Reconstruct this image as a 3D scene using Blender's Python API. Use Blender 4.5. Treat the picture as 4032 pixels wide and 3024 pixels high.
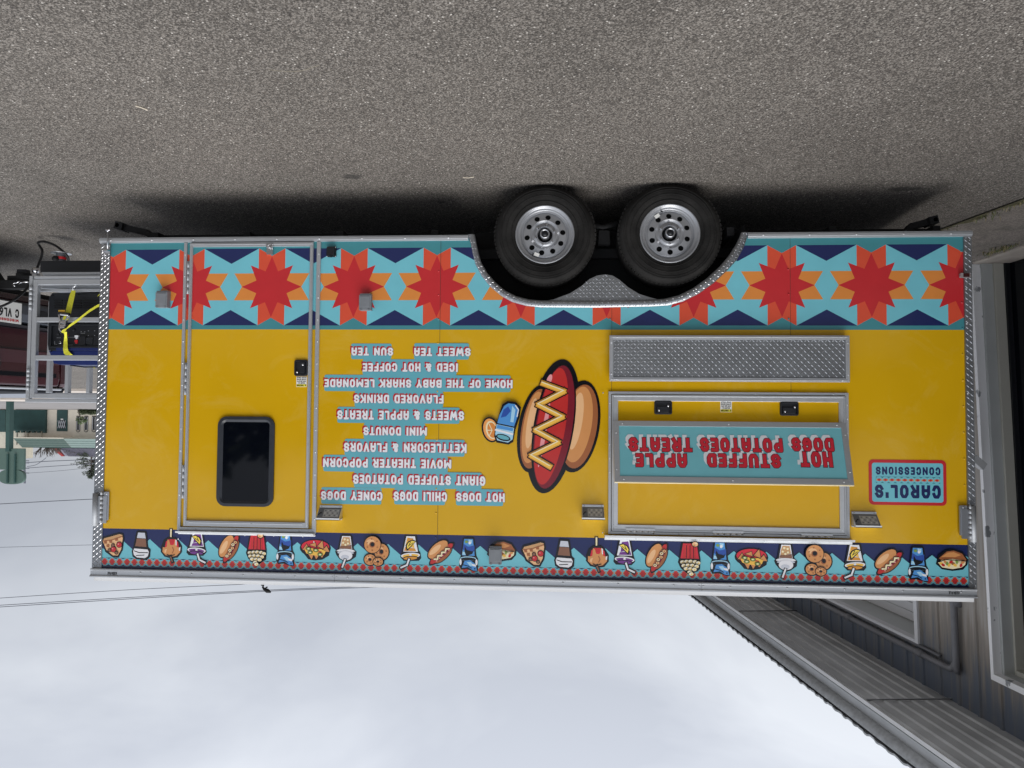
import bpy, bmesh, math, random
from mathutils import Vector, Matrix
from mathutils.geometry import tessellate_polygon, delaunay_2d_cdt
random.seed(7)
S = bpy.context.scene
for o in list(bpy.data.objects): bpy.data.objects.remove(o)
rad = math.radians

# ------------------------------------------------------------------ camera
# the photograph was taken with the phone upside down: the camera is rolled by 180 degrees
CAM = Vector((-0.27165, -4.94457, 1.59576)); FPX = 2795.0
_yaw, _pit, _rol = rad(3.74309), rad(-2.08100), rad(0.44561)
FW = Vector((math.sin(_yaw)*math.cos(_pit), math.cos(_yaw)*math.cos(_pit), math.sin(_pit)))
_r0 = Vector((math.cos(_yaw), -math.sin(_yaw), 0)); _u0 = _r0.cross(FW)
RT = math.cos(_rol)*_r0 + math.sin(_rol)*_u0
UP = -math.sin(_rol)*_r0 + math.cos(_rol)*_u0
cd = bpy.data.cameras.new('camera'); cam = bpy.data.objects.new('camera', cd)
S.collection.objects.link(cam)
cd.sensor_fit = 'HORIZONTAL'; cd.sensor_width = 36; cd.lens = 36*FPX/4032
cd.clip_start = 0.05; cd.clip_end = 3000
X_, Y_, Z_ = -RT, -UP, -FW
cam.matrix_world = Matrix(((X_.x, Y_.x, Z_.x, CAM.x), (X_.y, Y_.y, Z_.y, CAM.y), (X_.z, Y_.z, Z_.z, CAM.z), (0, 0, 0, 1)))
S.camera = cam

# ------------------------------------------------------------------ overcast sky, soft sun, exposure
SUN_EL, SUN_AZ = rad(62), rad(200)      # azimuth clockwise from +Y: from the camera's side
w = bpy.data.worlds.new('World'); S.world = w; w.use_nodes = True
nt = w.node_tree; nt.nodes.clear(); N = nt.nodes.new; L = nt.links.new
out = N('ShaderNodeOutputWorld'); bg = N('ShaderNodeBackground'); sky = N('ShaderNodeTexSky')
sky.sky_type = 'NISHITA'; sky.sun_disc = False; sky.sun_elevation = SUN_EL; sky.sun_rotation = SUN_AZ
sky.air_density = 1.0; sky.dust_density = 3.0
tc = N('ShaderNodeTexCoord'); mp = N('ShaderNodeMapping'); mp.inputs['Scale'].default_value = (1.0, 1.0, 2.4)
mp.inputs['Location'].default_value = (3.3, 1.2, 0.5)
n1 = N('ShaderNodeTexNoise'); n1.inputs['Scale'].default_value = 2.1; n1.inputs['Detail'].default_value = 5; n1.inputs['Roughness'].default_value = .5; n1.inputs['Distortion'].default_value = .4
cr = N('ShaderNodeValToRGB')
cr.color_ramp.elements[0].position = .36; cr.color_ramp.elements[0].color = (4.55, 4.82, 5.4, 1)
cr.color_ramp.elements[1].position = .64; cr.color_ramp.elements[1].color = (6.3, 6.58, 7.05, 1)
sep = N('ShaderNodeSeparateXYZ'); rg = N('ShaderNodeMapRange')
rg.inputs['From Min'].default_value = 0.05; rg.inputs['From Max'].default_value = 1.0
rg.inputs['To Min'].default_value = .77; rg.inputs['To Max'].default_value = 2.15      # overcast: brighter towards the zenith
mul = N('ShaderNodeVectorMath'); mul.operation = 'SCALE'
mx = N('ShaderNodeMixRGB'); mx.inputs['Fac'].default_value = .93
L(tc.outputs['Generated'], mp.inputs['Vector']); L(mp.outputs[0], n1.inputs['Vector']); L(n1.outputs['Fac'], cr.inputs[0])
L(tc.outputs['Generated'], sep.inputs[0]); L(sep.outputs['Z'], rg.inputs['Value'])
L(cr.outputs[0], mul.inputs[0]); L(rg.outputs[0], mul.inputs['Scale'])
L(sky.outputs[0], mx.inputs[1]); L(mul.outputs[0], mx.inputs[2]); L(mx.outputs[0], bg.inputs['Color'])
bg.inputs['Strength'].default_value = .1
L(bg.outputs[0], out.inputs[0])
sd = bpy.data.lights.new('sun', 'SUN'); sd.energy = 1.85; sd.angle = rad(42); sd.color = (1.0, .97, .93)
so = bpy.data.objects.new('sun', sd); S.collection.objects.link(so)
sv = Vector((math.sin(SUN_AZ)*math.cos(SUN_EL), math.cos(SUN_AZ)*math.cos(SUN_EL), math.sin(SUN_EL)))
so.rotation_euler = sv.to_track_quat('Z', 'Y').to_euler(); so.location = sv*40
S.view_settings.view_transform = 'Standard'; S.view_settings.look = 'None'
S.view_settings.exposure = 0.18; S.view_settings.gamma = 1.0

# ------------------------------------------------------------------ photo pixel -> place on a real plane
def ray(x, y): return FW + RT*(((4032-x)-2016)/FPX) - UP*(((3024-y)-1512)/FPX)
Z = dict(O=(0,0,1), V=(0,0,1/1.8228), Z1=(0,850,2.212), Z2=(0,1500,2.212), Z3=(300,850,2.212), Z4=(1200,850,2.212), Z5=(1800,650,1.84333),
         Z6=(2900,850,1.9514), Z7=(300,1550,2.212), Z8=(1200,1300,2.212), T1=(1200,1750,1.84333), T2=(1800,1280,1.9071),
         T3=(2300,1250,1.84333), T4=(3100,1600,2.3702), T5=(2300,2000,1.84333), T6=(2600,2200,1.54469), T7=(3400,850,2.5522),
         T8=(300,2000,2.212), N1=(0,900,4.88), N2=(0,1200,4.88), N3=(0,1500,3.6067), N4=(3700,750,3.3193), N5=(3650,2200,2.7644), N6=(3700,1200,3.3193))
def px(k, x, y): ox, oy, s = Z[k]; return ox+x/s, oy+y/s
def W(k, x, y, Y=0.0):
    d = ray(*px(k, x, y)); return CAM + d*((Y-CAM.y)/d.y)
def xz(k, x, y, Y=0.0): p = W(k, x, y, Y); return (p.x, p.z)
def rect(k, x0, y0, x1, y1, Y=0.0):     # photo box -> (X0, X1, Z0, Z1)
    a, b, c, d = W(k, x0, y0, Y), W(k, x1, y0, Y), W(k, x0, y1, Y), W(k, x1, y1, Y)
    return ((b.x+d.x)/2, (a.x+c.x)/2, (a.z+b.z)/2, (c.z+d.z)/2)
SL = .0275                               # the lot rises gently away from the camera
def gz(y): return SL*(y-.1)
def ground_at(k, x, y):
    d = ray(*px(k, x, y)); t = (gz(CAM.y)-CAM.z)/(d.z-SL*d.y); return CAM+d*t

# ------------------------------------------------------------------ materials
MATS = {}
def lin(c): return tuple(((v/255+.055)/1.055)**2.4 if v/255 > .04045 else v/255/12.92 for v in c)
def mat(name, col, rough=.5, metal=0.0, coat=0.0, noise=None, bump=None, srgb=True, spec=.5):
    """noise=(scale, amount) varies the base colour; bump=(scale, strength, detail)"""
    if name in MATS: return MATS[name]
    m = bpy.data.materials.new(name); m.use_nodes = True; t = m.node_tree; b = t.nodes['Principled BSDF']
    c = lin(col) if srgb else col
    b.inputs['Base Color'].default_value = (*c, 1); b.inputs['Roughness'].default_value = rough; b.inputs['Metallic'].default_value = metal
    b.inputs['Specular IOR Level'].default_value = spec
    if coat: b.inputs['Coat Weight'].default_value = coat; b.inputs['Coat Roughness'].default_value = .08
    if noise or bump: co = t.nodes.new('ShaderNodeTexCoord')
    if noise:
        n = t.nodes.new('ShaderNodeTexNoise'); n.inputs['Scale'].default_value = noise[0]; n.inputs['Detail'].default_value = 6
        if len(noise) > 2:
            mpn = t.nodes.new('ShaderNodeMapping'); mpn.inputs['Scale'].default_value = noise[2]
            t.links.new(co.outputs['Object'], mpn.inputs[0]); t.links.new(mpn.outputs[0], n.inputs['Vector'])
        else: t.links.new(co.outputs['Object'], n.inputs['Vector'])
        r = t.nodes.new('ShaderNodeValToRGB'); k = noise[1]
        r.color_ramp.elements[0].position = .3; r.color_ramp.elements[0].color = (*[max(0, v*(1-k)) for v in c], 1)
        r.color_ramp.elements[1].position = .7; r.color_ramp.elements[1].color = (*[min(1, v*(1+k)) for v in c], 1)
        t.links.new(n.outputs['Fac'], r.inputs[0]); t.links.new(r.outputs[0], b.inputs['Base Color'])
        rr = t.nodes.new('ShaderNodeMapRange'); rr.inputs['To Min'].default_value = max(.02, rough-.07); rr.inputs['To Max'].default_value = rough+.07
        t.links.new(n.outputs['Fac'], rr.inputs['Value']); t.links.new(rr.outputs[0], b.inputs['Roughness'])
    if bump:
        n2 = t.nodes.new('ShaderNodeTexNoise'); n2.inputs['Scale'].default_value = bump[0]; n2.inputs['Detail'].default_value = bump[2] if len(bump) > 2 else 2
        t.links.new(co.outputs['Object'], n2.inputs['Vector'])
        bp = t.nodes.new('ShaderNodeBump'); bp.inputs['Strength'].default_value = bump[1]; bp.inputs['Distance'].default_value = .01
        t.links.new(n2.outputs['Fac'], bp.inputs['Height']); t.links.new(bp.outputs[0], b.inputs['Normal'])
    MATS[name] = m; return m
VB = (1.3, .12, 1)                       # slight waviness of the vinyl-wrapped sheet
def vinyl(name, col, k=.03): return mat('vinyl_'+name, col, .14, 0, .0, (9, k), VB, spec=.55)
M = dict(
 yellow=mat('vinyl_yellow', (216,169,20), .1, 0, 0, (2.2,.035), VB, spec=.5), teal=vinyl('teal', (70,140,148)), light=vinyl('light_blue', (118,196,210)),
 navy=vinyl('navy', (34,44,92)), red=vinyl('red', (198,46,52)), vermilion=vinyl('vermilion', (220,84,58)), orange=vinyl('orange', (224,140,66)),
 pill=vinyl('pill_blue', (106,178,192)), white=vinyl('white', (238,238,242)), black=vinyl('black', (20,20,26)), board=vinyl('board_teal', (126,200,210)),
 brick=vinyl('dark_red', (216,44,62)), bun=vinyl('bun', (216,150,92)), bun2=vinyl('bun_shade', (164,100,62)), bun3=vinyl('bun_light', (240,190,140)),
 saus=vinyl('sausage', (196,52,50)), saus2=vinyl('sausage_shade', (126,34,48)), pink=vinyl('pink', (240,160,164)), must=vinyl('mustard', (246,196,84)),
 must2=vinyl('mustard_shade', (216,150,60)), blue=vinyl('drink_blue', (82,150,216)), blue2=vinyl('drink_deep_blue', (48,84,168)), ice=vinyl('ice', (170,216,240)),
 green=vinyl('green', (130,160,80)), brown=vinyl('brown', (138,98,78)), cream=vinyl('cream', (246,232,190)), purple=vinyl('purple', (118,62,140)),
 lemon=vinyl('lemon', (250,220,90)), tan=vinyl('tan', (206,160,112)), grey=vinyl('pale_grey', (206,210,220)), orangefruit=vinyl('orange_slice', (244,166,92)))
_t = M['yellow'].node_tree; _b = _t.nodes['Principled BSDF']; _co = _t.nodes.new('ShaderNodeTexCoord')   # hazy wiping marks left on the wrap
_n = _t.nodes.new('ShaderNodeTexNoise'); _n.inputs['Scale'].default_value = 2.6; _n.inputs['Detail'].default_value = 9; _n.inputs['Roughness'].default_value = .68; _n.inputs['Distortion'].default_value = 1.2
_r = _t.nodes.new('ShaderNodeMapRange'); _r.inputs['From Min'].default_value = .52; _r.inputs['From Max'].default_value = .72; _r.inputs['To Max'].default_value = .22
_m = _t.nodes.new('ShaderNodeMixRGB'); _m.inputs[2].default_value = (*lin((226,196,110)), 1); _src = _b.inputs['Base Color'].links[0].from_socket
_t.links.new(_co.outputs['Object'], _n.inputs['Vector']); _t.links.new(_n.outputs['Fac'], _r.inputs['Value']); _t.links.new(_r.outputs[0], _m.inputs[0]); _t.links.new(_src, _m.inputs[1]); _t.links.new(_m.outputs[0], _b.inputs['Base Color'])
ALU = mat('aluminium', (196,199,203), .36, .62, 0, (30,.05,(1,1,14)), None)
ALUB = mat('bright_aluminium', (214,216,219), .3, .7, 0, (22,.06), None)
TREAD = mat('tread_plate', (156,159,163), .32, .8, 0, (8,.08), None)
TREADR = mat('tread_ridge', (222,222,225), .25, .9)
HNG = mat('hinge_aluminium', (176,179,183), .55, .4)
CAPW = mat('mill_white_aluminium', (232,234,236), .5, .15, 0, (14,.05))
CHROME = mat('chrome', (225,225,228), .08, 1)
ZINC = mat('zinc_steel', (190,192,196), .3, .9)
BLACKP = mat('black_plastic', (26,28,33), .42, 0, 0, (40,.15))
BLKF = mat('window_rubber', (46,49,56), .38, 0, 0, (30,.1))
GREYP = mat('grey_plastic', (126,130,135), .5, 0, 0, (30,.05))
DARK = mat('dark_underbody', (13,14,17), .75)
TYRE = mat('tyre_rubber', (34,33,32), .75, 0, 0, (7,.55), (60,.25,4), spec=.25)
RIM = mat('silver_rim', (168,170,174), .34, .55, 0, (10,.04))
SHELL = mat('white_shell', (220,220,220), .4)
GLASSD = mat('dark_glass', (8,11,19), .04, 0, 0, spec=.3)
LEDW = mat('led_board', (200,200,196), .5)
STICK = mat('sticker_white', (236,236,232), .45); STICKY = mat('sticker_yellow', (226,214,60), .45)

# ------------------------------------------------------------------ builders
OFF = {}
def tag(o, label=None, cat=None, group=None, kind=None):
    if label: o['label'] = label
    if cat: o['category'] = cat
    if group: o['group'] = group
    if kind: o['kind'] = kind
    return o
def thing(name, label, cat, loc, group=None):
    o = bpy.data.objects.new(name, None); S.collection.objects.link(o); o.location = loc; o.empty_display_size = .2
    OFF[o.name] = Vector(loc); return tag(o, label, cat, group)
def ccw(p):
    a = sum(p[i][0]*p[(i+1) % len(p)][1]-p[(i+1) % len(p)][0]*p[i][1] for i in range(len(p)))
    return list(p) if a > 0 else list(reversed(p))
class MB:
    def __init__(s): s.v = []; s.f = []; s.m = []; s.mats = []; s.sm = []
    def mi(s, m):
        if m not in s.mats: s.mats.append(m)
        return s.mats.index(m)
    def face(s, pts, m, smooth=False):
        b = len(s.v); s.v += [tuple(p) for p in pts]; s.f.append(list(range(b, b+len(pts)))); s.m.append(s.mi(m)); s.sm.append(smooth)
    def mesh(s, vs, fs, m, smooth=False):
        b = len(s.v); s.v += [tuple(p) for p in vs]
        for f in fs: s.f.append([b+i for i in f]); s.m.append(s.mi(m)); s.sm.append(smooth)
    def box(s, x0, x1, y0, y1, z0, z1, m):
        v = [(x, y, z) for x in (x0, x1) for y in (y0, y1) for z in (z0, z1)]
        s.mesh(v, [(0,1,3,2), (4,6,7,5), (0,4,5,1), (2,3,7,6), (0,2,6,4), (1,5,7,3)], m)
    def obox(s, c, ax, ay, az, m):       # centre and three half-axis vectors
        c, ax, ay, az = Vector(c), Vector(ax), Vector(ay), Vector(az)
        v = [c+ax*i+ay*j+az*k for i in (-1, 1) for j in (-1, 1) for k in (-1, 1)]
        s.mesh(v, [(0,1,3,2), (4,6,7,5), (0,4,5,1), (2,3,7,6), (0,2,6,4), (1,5,7,3)], m)
    def bar(s, a, b, w_, d_, m, side=None):
        a, b = Vector(a), Vector(b); ax = (b-a)/2
        up = Vector(side) if side else (Vector((0,1,0)) if abs(ax.normalized().y) < .9 else Vector((0,0,1)))
        p = ax.cross(up).normalized(); q = p.cross(ax).normalized()
        s.obox((a+b)/2, ax, p*w_/2, q*d_/2, m)
    def flat(s, p2, y, m):               # polygon in the x-z plane facing the camera side
        p = ccw(p2); v = [(a, y, b) for a, b in p]
        if len(p) <= 4 and len(p) == 3: s.mesh(v, [(0,1,2)], m); return
        tr = tessellate_polygon([[Vector((a, b, 0)) for a, b in p]])
        fs = []
        for t in tr:
            i, j, k = t
            ar = (p[j][0]-p[i][0])*(p[k][1]-p[i][1])-(p[k][0]-p[i][0])*(p[j][1]-p[i][1])
            fs.append((i, j, k) if ar > 0 else (i, k, j))
        s.mesh(v, fs, m)
    def prism(s, p2, y0, y1, m):
        p = ccw(p2); n = len(p); v = [(a, y0, b) for a, b in p]+[(a, y1, b) for a, b in p]
        fs = [(i, i+n, (i+1) % n+n, (i+1) % n) for i in range(n)]
        for t in tessellate_polygon([[Vector((a, b, 0)) for a, b in p]]):
            i, j, k = t
            ar = (p[j][0]-p[i][0])*(p[k][1]-p[i][1])-(p[k][0]-p[i][0])*(p[j][1]-p[i][1])
            f = (i, j, k) if ar > 0 else (i, k, j)
            fs += [f, tuple(q+n for q in reversed(f))]
        s.mesh(v, fs, m)
    def tube(s, pts, r, m, n=8, caps=True):
        pts = [Vector(p) for p in pts]; rs = r if isinstance(r, (list, tuple)) else [r]*len(pts)
        v = []; up = Vector((.3, .2, .9)).normalized()
        for i, p in enumerate(pts):
            d = (pts[min(i+1, len(pts)-1)]-pts[max(i-1, 0)]).normalized()
            a = d.cross(up)
            if a.length < .05: a = d.cross(Vector((1, 0, 0)))
            a.normalize(); b = d.cross(a)
            v += [p+(a*math.cos(2*math.pi*k/n)+b*math.sin(2*math.pi*k/n))*rs[i] for k in range(n)]
        fs = [(i*n+k, i*n+(k+1) % n, (i+1)*n+(k+1) % n, (i+1)*n+k) for i in range(len(pts)-1) for k in range(n)]
        if caps: fs += [tuple(range(n-1, -1, -1)), tuple((len(pts)-1)*n+k for k in range(n))]
        s.mesh(v, fs, m, True)
    def lathe(s, prof, c, axis, m, n=32, smooth=True):   # prof: (radius, distance along axis)
        c = Vector(c); ax = Vector(axis).normalized(); a = ax.orthogonal().normalized(); b = ax.cross(a)
        v = [c+ax*h+(a*math.cos(2*math.pi*k/n)+b*math.sin(2*math.pi*k/n))*max(r, 1e-4) for r, h in prof for k in range(n)]
        fs = [(i*n+k, i*n+(k+1) % n, (i+1)*n+(k+1) % n, (i+1)*n+k) for i in range(len(prof)-1) for k in range(n)]
        s.mesh(v, fs, m, smooth)
    def ball(s, c, r, m, n=12, sq=(1,1,1)):
        c = Vector(c); v = []; fs = []; h = n//2
        for i in range(h+1):
            t = math.pi*i/h
            for k in range(n):
                p = 2*math.pi*k/n; v.append(c+Vector((r*math.sin(t)*math.cos(p)*sq[0], r*math.sin(t)*math.sin(p)*sq[1], r*math.cos(t)*sq[2])))
        for i in range(h):
            for k in range(n): fs.append((i*n+k, (i+1)*n+k, (i+1)*n+(k+1) % n, i*n+(k+1) % n))
        s.mesh(v, fs, m, True)
    def rivet(s, x, z, y, r=.0055, m=None):
        s.lathe([(r, 0), (r*.8, r*.35), (r*.35, r*.55), (0, r*.6)], (x, y, z), (0,-1,0), m or ALUB, 8)
    def build(s, name, parent=None, bevel=0.0, recalc=True, label=None):
        off = Vector((0,0,0)); q = parent
        while q is not None:
            off += Vector(q.location) if q.type == 'EMPTY' else Vector((0,0,0)); q = q.parent
        me = bpy.data.meshes.new(name); me.from_pydata([Vector(p)-off for p in s.v], [], s.f)
        for m in s.mats: me.materials.append(m)
        for p, i, g in zip(me.polygons, s.m, s.sm): p.material_index = i; p.use_smooth = g
        if recalc:
            bm = bmesh.new(); bm.from_mesh(me); bmesh.ops.recalc_face_normals(bm, faces=bm.faces); bm.to_mesh(me); bm.free()
        me.update(); o = bpy.data.objects.new(name, me); S.collection.objects.link(o)
        if parent: o.parent = parent
        if bevel:
            md = o.modifiers.new('bevel', 'BEVEL'); md.width = bevel; md.segments = 2; md.limit_method = 'ANGLE'; md.angle_limit = rad(40)
        if label: o['label'] = label
        return o
def dup(o, parent=None, dx=(0,0,0)):
    c = o.copy(); S.collection.objects.link(c); c.parent = parent if parent else o.parent
    c.location = Vector(o.location)+Vector(dx)
    for ch in list(o.children):
        g = ch.copy(); S.collection.objects.link(g); g.parent = c
    return c
def ell(cx, cy, rx, ry, rot=0, n=20, a0=0, a1=360):
    r = rad(rot); return [(cx+rx*math.cos(t)*math.cos(r)-ry*math.sin(t)*math.sin(r), cy+rx*math.cos(t)*math.sin(r)+ry*math.sin(t)*math.cos(r))
                          for t in [rad(a0+(a1-a0)*i/(n if a1-a0 == 360 else n-1)) for i in range(n)]]
def rrect(x0, x1, z0, z1, r, n=5):
    p = []
    for cx, cz, a in ((x1-r, z1-r, 0), (x0+r, z1-r, 90), (x0+r, z0+r, 180), (x1-r, z0+r, 270)):
        p += [(cx+r*math.cos(rad(a+90*i/n)), cz+r*math.sin(rad(a+90*i/n))) for i in range(n+1)]
    return p
class Art:                               # flat artwork resolved to ONE layer of triangles, last polygon on top
    def __init__(s): s.p = []
    def add(s, pts, m): s.p.append((ccw(pts), m))
    def build(s, mb, y, clip=None, cut=None):
        polys = list(s.p)
        if clip: polys.append((ccw(clip), 'clip'))
        if cut: polys.append((ccw(cut), 'cut'))
        vs = []; fs = []
        for p, m in polys: fs.append(list(range(len(vs), len(vs)+len(p)))); vs += [Vector(q) for q in p]
        ov, oe, of, _, _, src = delaunay_2d_cdt(vs, [], fs, 1, 1e-6)
        ci = [i for i, q in enumerate(polys) if q[1] == 'clip']; cu = [i for i, q in enumerate(polys) if q[1] == 'cut']
        for f, sr in zip(of, src):
            if ci and ci[0] not in sr: continue
            if cu and cu[0] in sr: continue
            top = [i for i in sr if not isinstance(polys[i][1], str)]
            if not top: continue
            mb.mesh([(ov[i].x, y, ov[i].y) for i in f], [tuple(range(len(f)))], polys[max(top)][1])

# ------------------------------------------------------------------ block lettering
c_ = .26
def _O(): return [[(c_,0),(1-c_,0),(1,c_),(1,1-c_),(1-c_,1),(c_,1),(0,1-c_),(0,c_),(c_,0)]]
GL = {
 'A': (.66, [[(0,0),(0,1-c_),(c_,1),(1-c_,1),(1,1-c_),(1,0)], [(0,.38),(1,.38)]]),
 'B': (.66, [[(0,0),(0,1),(1-c_,1),(.95,.86),(.95,.66),(.8,.53),(0,.53)], [(.8,.53),(1,.38),(1,.14),(1-c_,0),(0,0)]]),
 'C': (.64, [[(1,.74),(1-.2,1),(c_,1),(0,1-c_),(0,c_),(c_,0),(1-.2,0),(1,.26)]]),
 'D': (.66, [[(0,0),(0,1),(1-c_,1),(1,1-c_),(1,c_),(1-c_,0),(0,0)]]),
 'E': (.56, [[(1,1),(0,1),(0,0),(1,0)], [(0,.52),(.8,.52)]]), 'F': (.56, [[(1,1),(0,1),(0,0)], [(0,.5),(.8,.5)]]),
 'G': (.66, [[(1,.76),(1-.2,1),(c_,1),(0,1-c_),(0,c_),(c_,0),(1-c_,0),(1,c_),(1,.42),(.62,.42)]]),
 'H': (.66, [[(0,0),(0,1)], [(1,0),(1,1)], [(0,.5),(1,.5)]]), 'I': (.26, [[(.5,0),(.5,1)]]),
 'K': (.68, [[(0,0),(0,1)], [(1,1),(.1,.46)], [(.35,.6),(1,0)]]), 'L': (.54, [[(0,1),(0,0),(1,0)]]),
 'M': (.86, [[(0,0),(0,1),(.5,.35),(1,1),(1,0)]]), 'N': (.7, [[(0,0),(0,1),(1,0),(1,1)]]), 'O': (.66, _O()), '0': (.66, _O()),
 'P': (.64, [[(0,0),(0,1),(1-c_,1),(1,1-c_),(1,.62),(1-c_,.42),(0,.42)]]),
 'R': (.66, [[(0,0),(0,1),(1-c_,1),(1,1-c_),(1,.64),(1-c_,.46),(0,.46)], [(.5,.46),(1,0)]]),
 'S': (.64, [[(1,.78),(1-c_,1),(c_,1),(0,.84),(0,.68),(.14,.55),(.86,.45),(1,.32),(1,.16),(1-c_,0),(c_,0),(0,.22)]]),
 'T': (.6, [[(0,1),(1,1)], [(.5,1),(.5,0)]]), 'U': (.66, [[(0,1),(0,c_),(c_,0),(1-c_,0),(1,c_),(1,1)]]),
 'V': (.68, [[(0,1),(.5,0),(1,1)]]), 'W': (.9, [[(0,1),(.2,0),(.5,.7),(.8,0),(1,1)]]), 'Y': (.66, [[(0,1),(.5,.45),(1,1)], [(.5,.45),(.5,0)]]),
 '&': (.7, [[(1,0),(.15,.7),(.2,.95),(.45,1),(.65,.92),(.62,.7),(.05,.3),(.1,.08),(.4,0),(.75,.1),(1,.45)]]),
 "'": (.24, [[(.5,1),(.4,.76)]]), '6': (.62, [[(.9,1),(.3,.8),(0,.4),(0,c_),(c_,0),(1-c_,0),(1,c_),(1,.4),(.75,.55),(.1,.5)]]), ' ': (.36, [])}
_gc = {}
def glyph(ch, t, grow):
    key = (ch, t, grow)
    if key in _gc: return _gc[key]
    w_, st = GL[ch]; w_ = w_+.0
    sx = max(w_-t, .0); sy = 1-t; h = t/2+grow
    P2 = lambda p: Vector((t/2+p[0]*sx, t/2+p[1]*sy))
    polys = []
    for pl in st:
        q = [P2(p) for p in pl]; closed = (q[0]-q[-1]).length < 1e-6
        for i in range(len(q)-1):
            d = (q[i+1]-q[i]).normalized(); n = Vector((-d.y, d.x))
            e0 = h if (i == 0 and not closed) else 0; e1 = h if (i == len(q)-2 and not closed) else 0
            a, b = q[i]-d*e0, q[i+1]+d*e1
            polys.append([a+n*h, a-n*h, b-n*h, b+n*h])
        for i, p in enumerate(q):
            if closed or 0 < i < len(q)-1: polys.append([p+Vector((math.cos(rad(22.5+45*k)), math.sin(rad(22.5+45*k))))*h*1.03 for k in range(8)])
    vs = []; fs = []
    for p in polys: p = ccw([tuple(v) for v in p]); fs.append(list(range(len(vs), len(vs)+len(p)))); vs += [Vector(v) for v in p]
    if vs:
        ov, _, of, _, _, src = delaunay_2d_cdt(vs, [], fs, 1, 1e-5); r = (w_, [tuple(v) for v in ov], [tuple(f) for f, q in zip(of, src) if q])
    else: r = (w_, [], [])
    _gc[key] = r; return r
def text(mb, s, x0, x1, z0, z1, y, m, t=.27, grow=0.0, gap=.1, dx=0.0, dz=0.0, slant=0.0):
    tot = sum(GL[c][0] for c in s)+gap*(len(s)-1); H = z1-z0; k = (x1-x0)/tot; x = x0
    for i, c in enumerate(s):
        w_, v, f = glyph(c, t, grow); yy = y-(.00012 if i % 2 else 0)
        if v: mb.mesh([(x+dx+a*k, yy, z0+dz+b*H+slant*(x-x0)) for a, b in v], f, m)
        x += (w_+gap)*k
def diamonds(mb, x0, x1, z0, z1, y, inside=None, pitch=.0225, ln=.0145, wd=.0026, hh=.0034, m=None):
    nx = int((x1-x0)/pitch); nz = int((z1-z0)/pitch); m = m or TREADR
    for i in range(nx):
        for j in range(nz):
            x = x0+(i+.5)*(x1-x0)/nx; z = z0+(j+.5)*(z1-z0)/nz
            if inside and not inside(x, z): continue
            a = rad(45 if (i+j) % 2 else -45); c, s_ = math.cos(a), math.sin(a)
            P_ = lambda u, v, d: (x+u*c-v*s_, y-d, z+u*s_+v*c)
            v = [P_(-ln, 0, 0), P_(0, -wd, 0), P_(ln, 0, 0), P_(0, wd, 0), P_(-ln*.55, 0, hh), P_(ln*.55, 0, hh)]
            mb.mesh(v, [(0,1,5,4), (1,2,5), (2,3,4,5), (3,0,4)], m)
def pip(p, poly):
    x, y = p; r = False; n = len(poly); j = n-1
    for i in range(n):
        xi, yi = poly[i]; xj, yj = poly[j]
        if (yi > y) != (yj > y) and x < (xj-xi)*(y-yi)/(yj-yi)+xi: r = not r
        j = i
    return r
def frame_rect(mb, x0, x1, z0, z1, t, y0, y1, m, mitre=True):
    for q in ([(x0,z0),(x1,z0),(x1-t,z0+t),(x0+t,z0+t)], [(x0,z1),(x0+t,z1-t),(x1-t,z1-t),(x1,z1)],
              [(x0,z0),(x0+t,z0+t),(x0+t,z1-t),(x0,z1)], [(x1,z0),(x1,z1),(x1-t,z1-t),(x1-t,z0+t)]): mb.prism(q, y0, y1, m)

# =================================================================== FOOD TRAILER
TR = thing('food_trailer', 'long yellow food trailer wrapped with star quilt bands, menu lettering and pictures of snacks', 'food trailer', (0, 1.3, 0))
XR, XL = 2.995, -2.995
ZB = W('Z4', 600, 222).z; ZY = W('Z4', 600, 990).z; ZN = (W('Z7', 600, 1180).z+W('T4', 1000, 1280).z)/2; ZT = W('T5', 1100, 545).z+.004
arch_out = [xz('Z5', a, b) for a, b in ((78,505),(84,530),(100,575),(112,640),(132,720),(180,810),(240,883),(320,950),(400,995),(500,1022),(600,1033),(1000,1035),(1400,1028),(1530,1020),(1640,990),(1750,936),(1860,858),(1960,765),(2030,688),(2078,600),(2100,540),(2112,490))]
arch_in = [xz('Z5', a, b) for a, b in ((128,505),(134,530),(143,575),(157,640),(178,710),(222,785),(280,850),(350,910),(430,950),(520,973),(610,981),(1000,984),(1390,977),(1500,969),(1610,943),(1710,893),(1810,822),(1905,735),(1970,658),(2020,580),(2045,530),(2060,490))]
mid = [((a[0]+b[0])/2, (a[1]+b[1])/2) for a, b in zip(arch_out, arch_in)]
cut = [(mid[0][0]+.012, .2)]+mid+[(mid[-1][0]-.012, .2)]
k = .2192/273; kR = 273*k; ZC = W('Z4', 1148, 614.5).z
xs0 = W('Z4', 427, 614).x; xs6 = W('Z6', 1040, 513).x; DS = (xs0-xs6)/6
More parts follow.
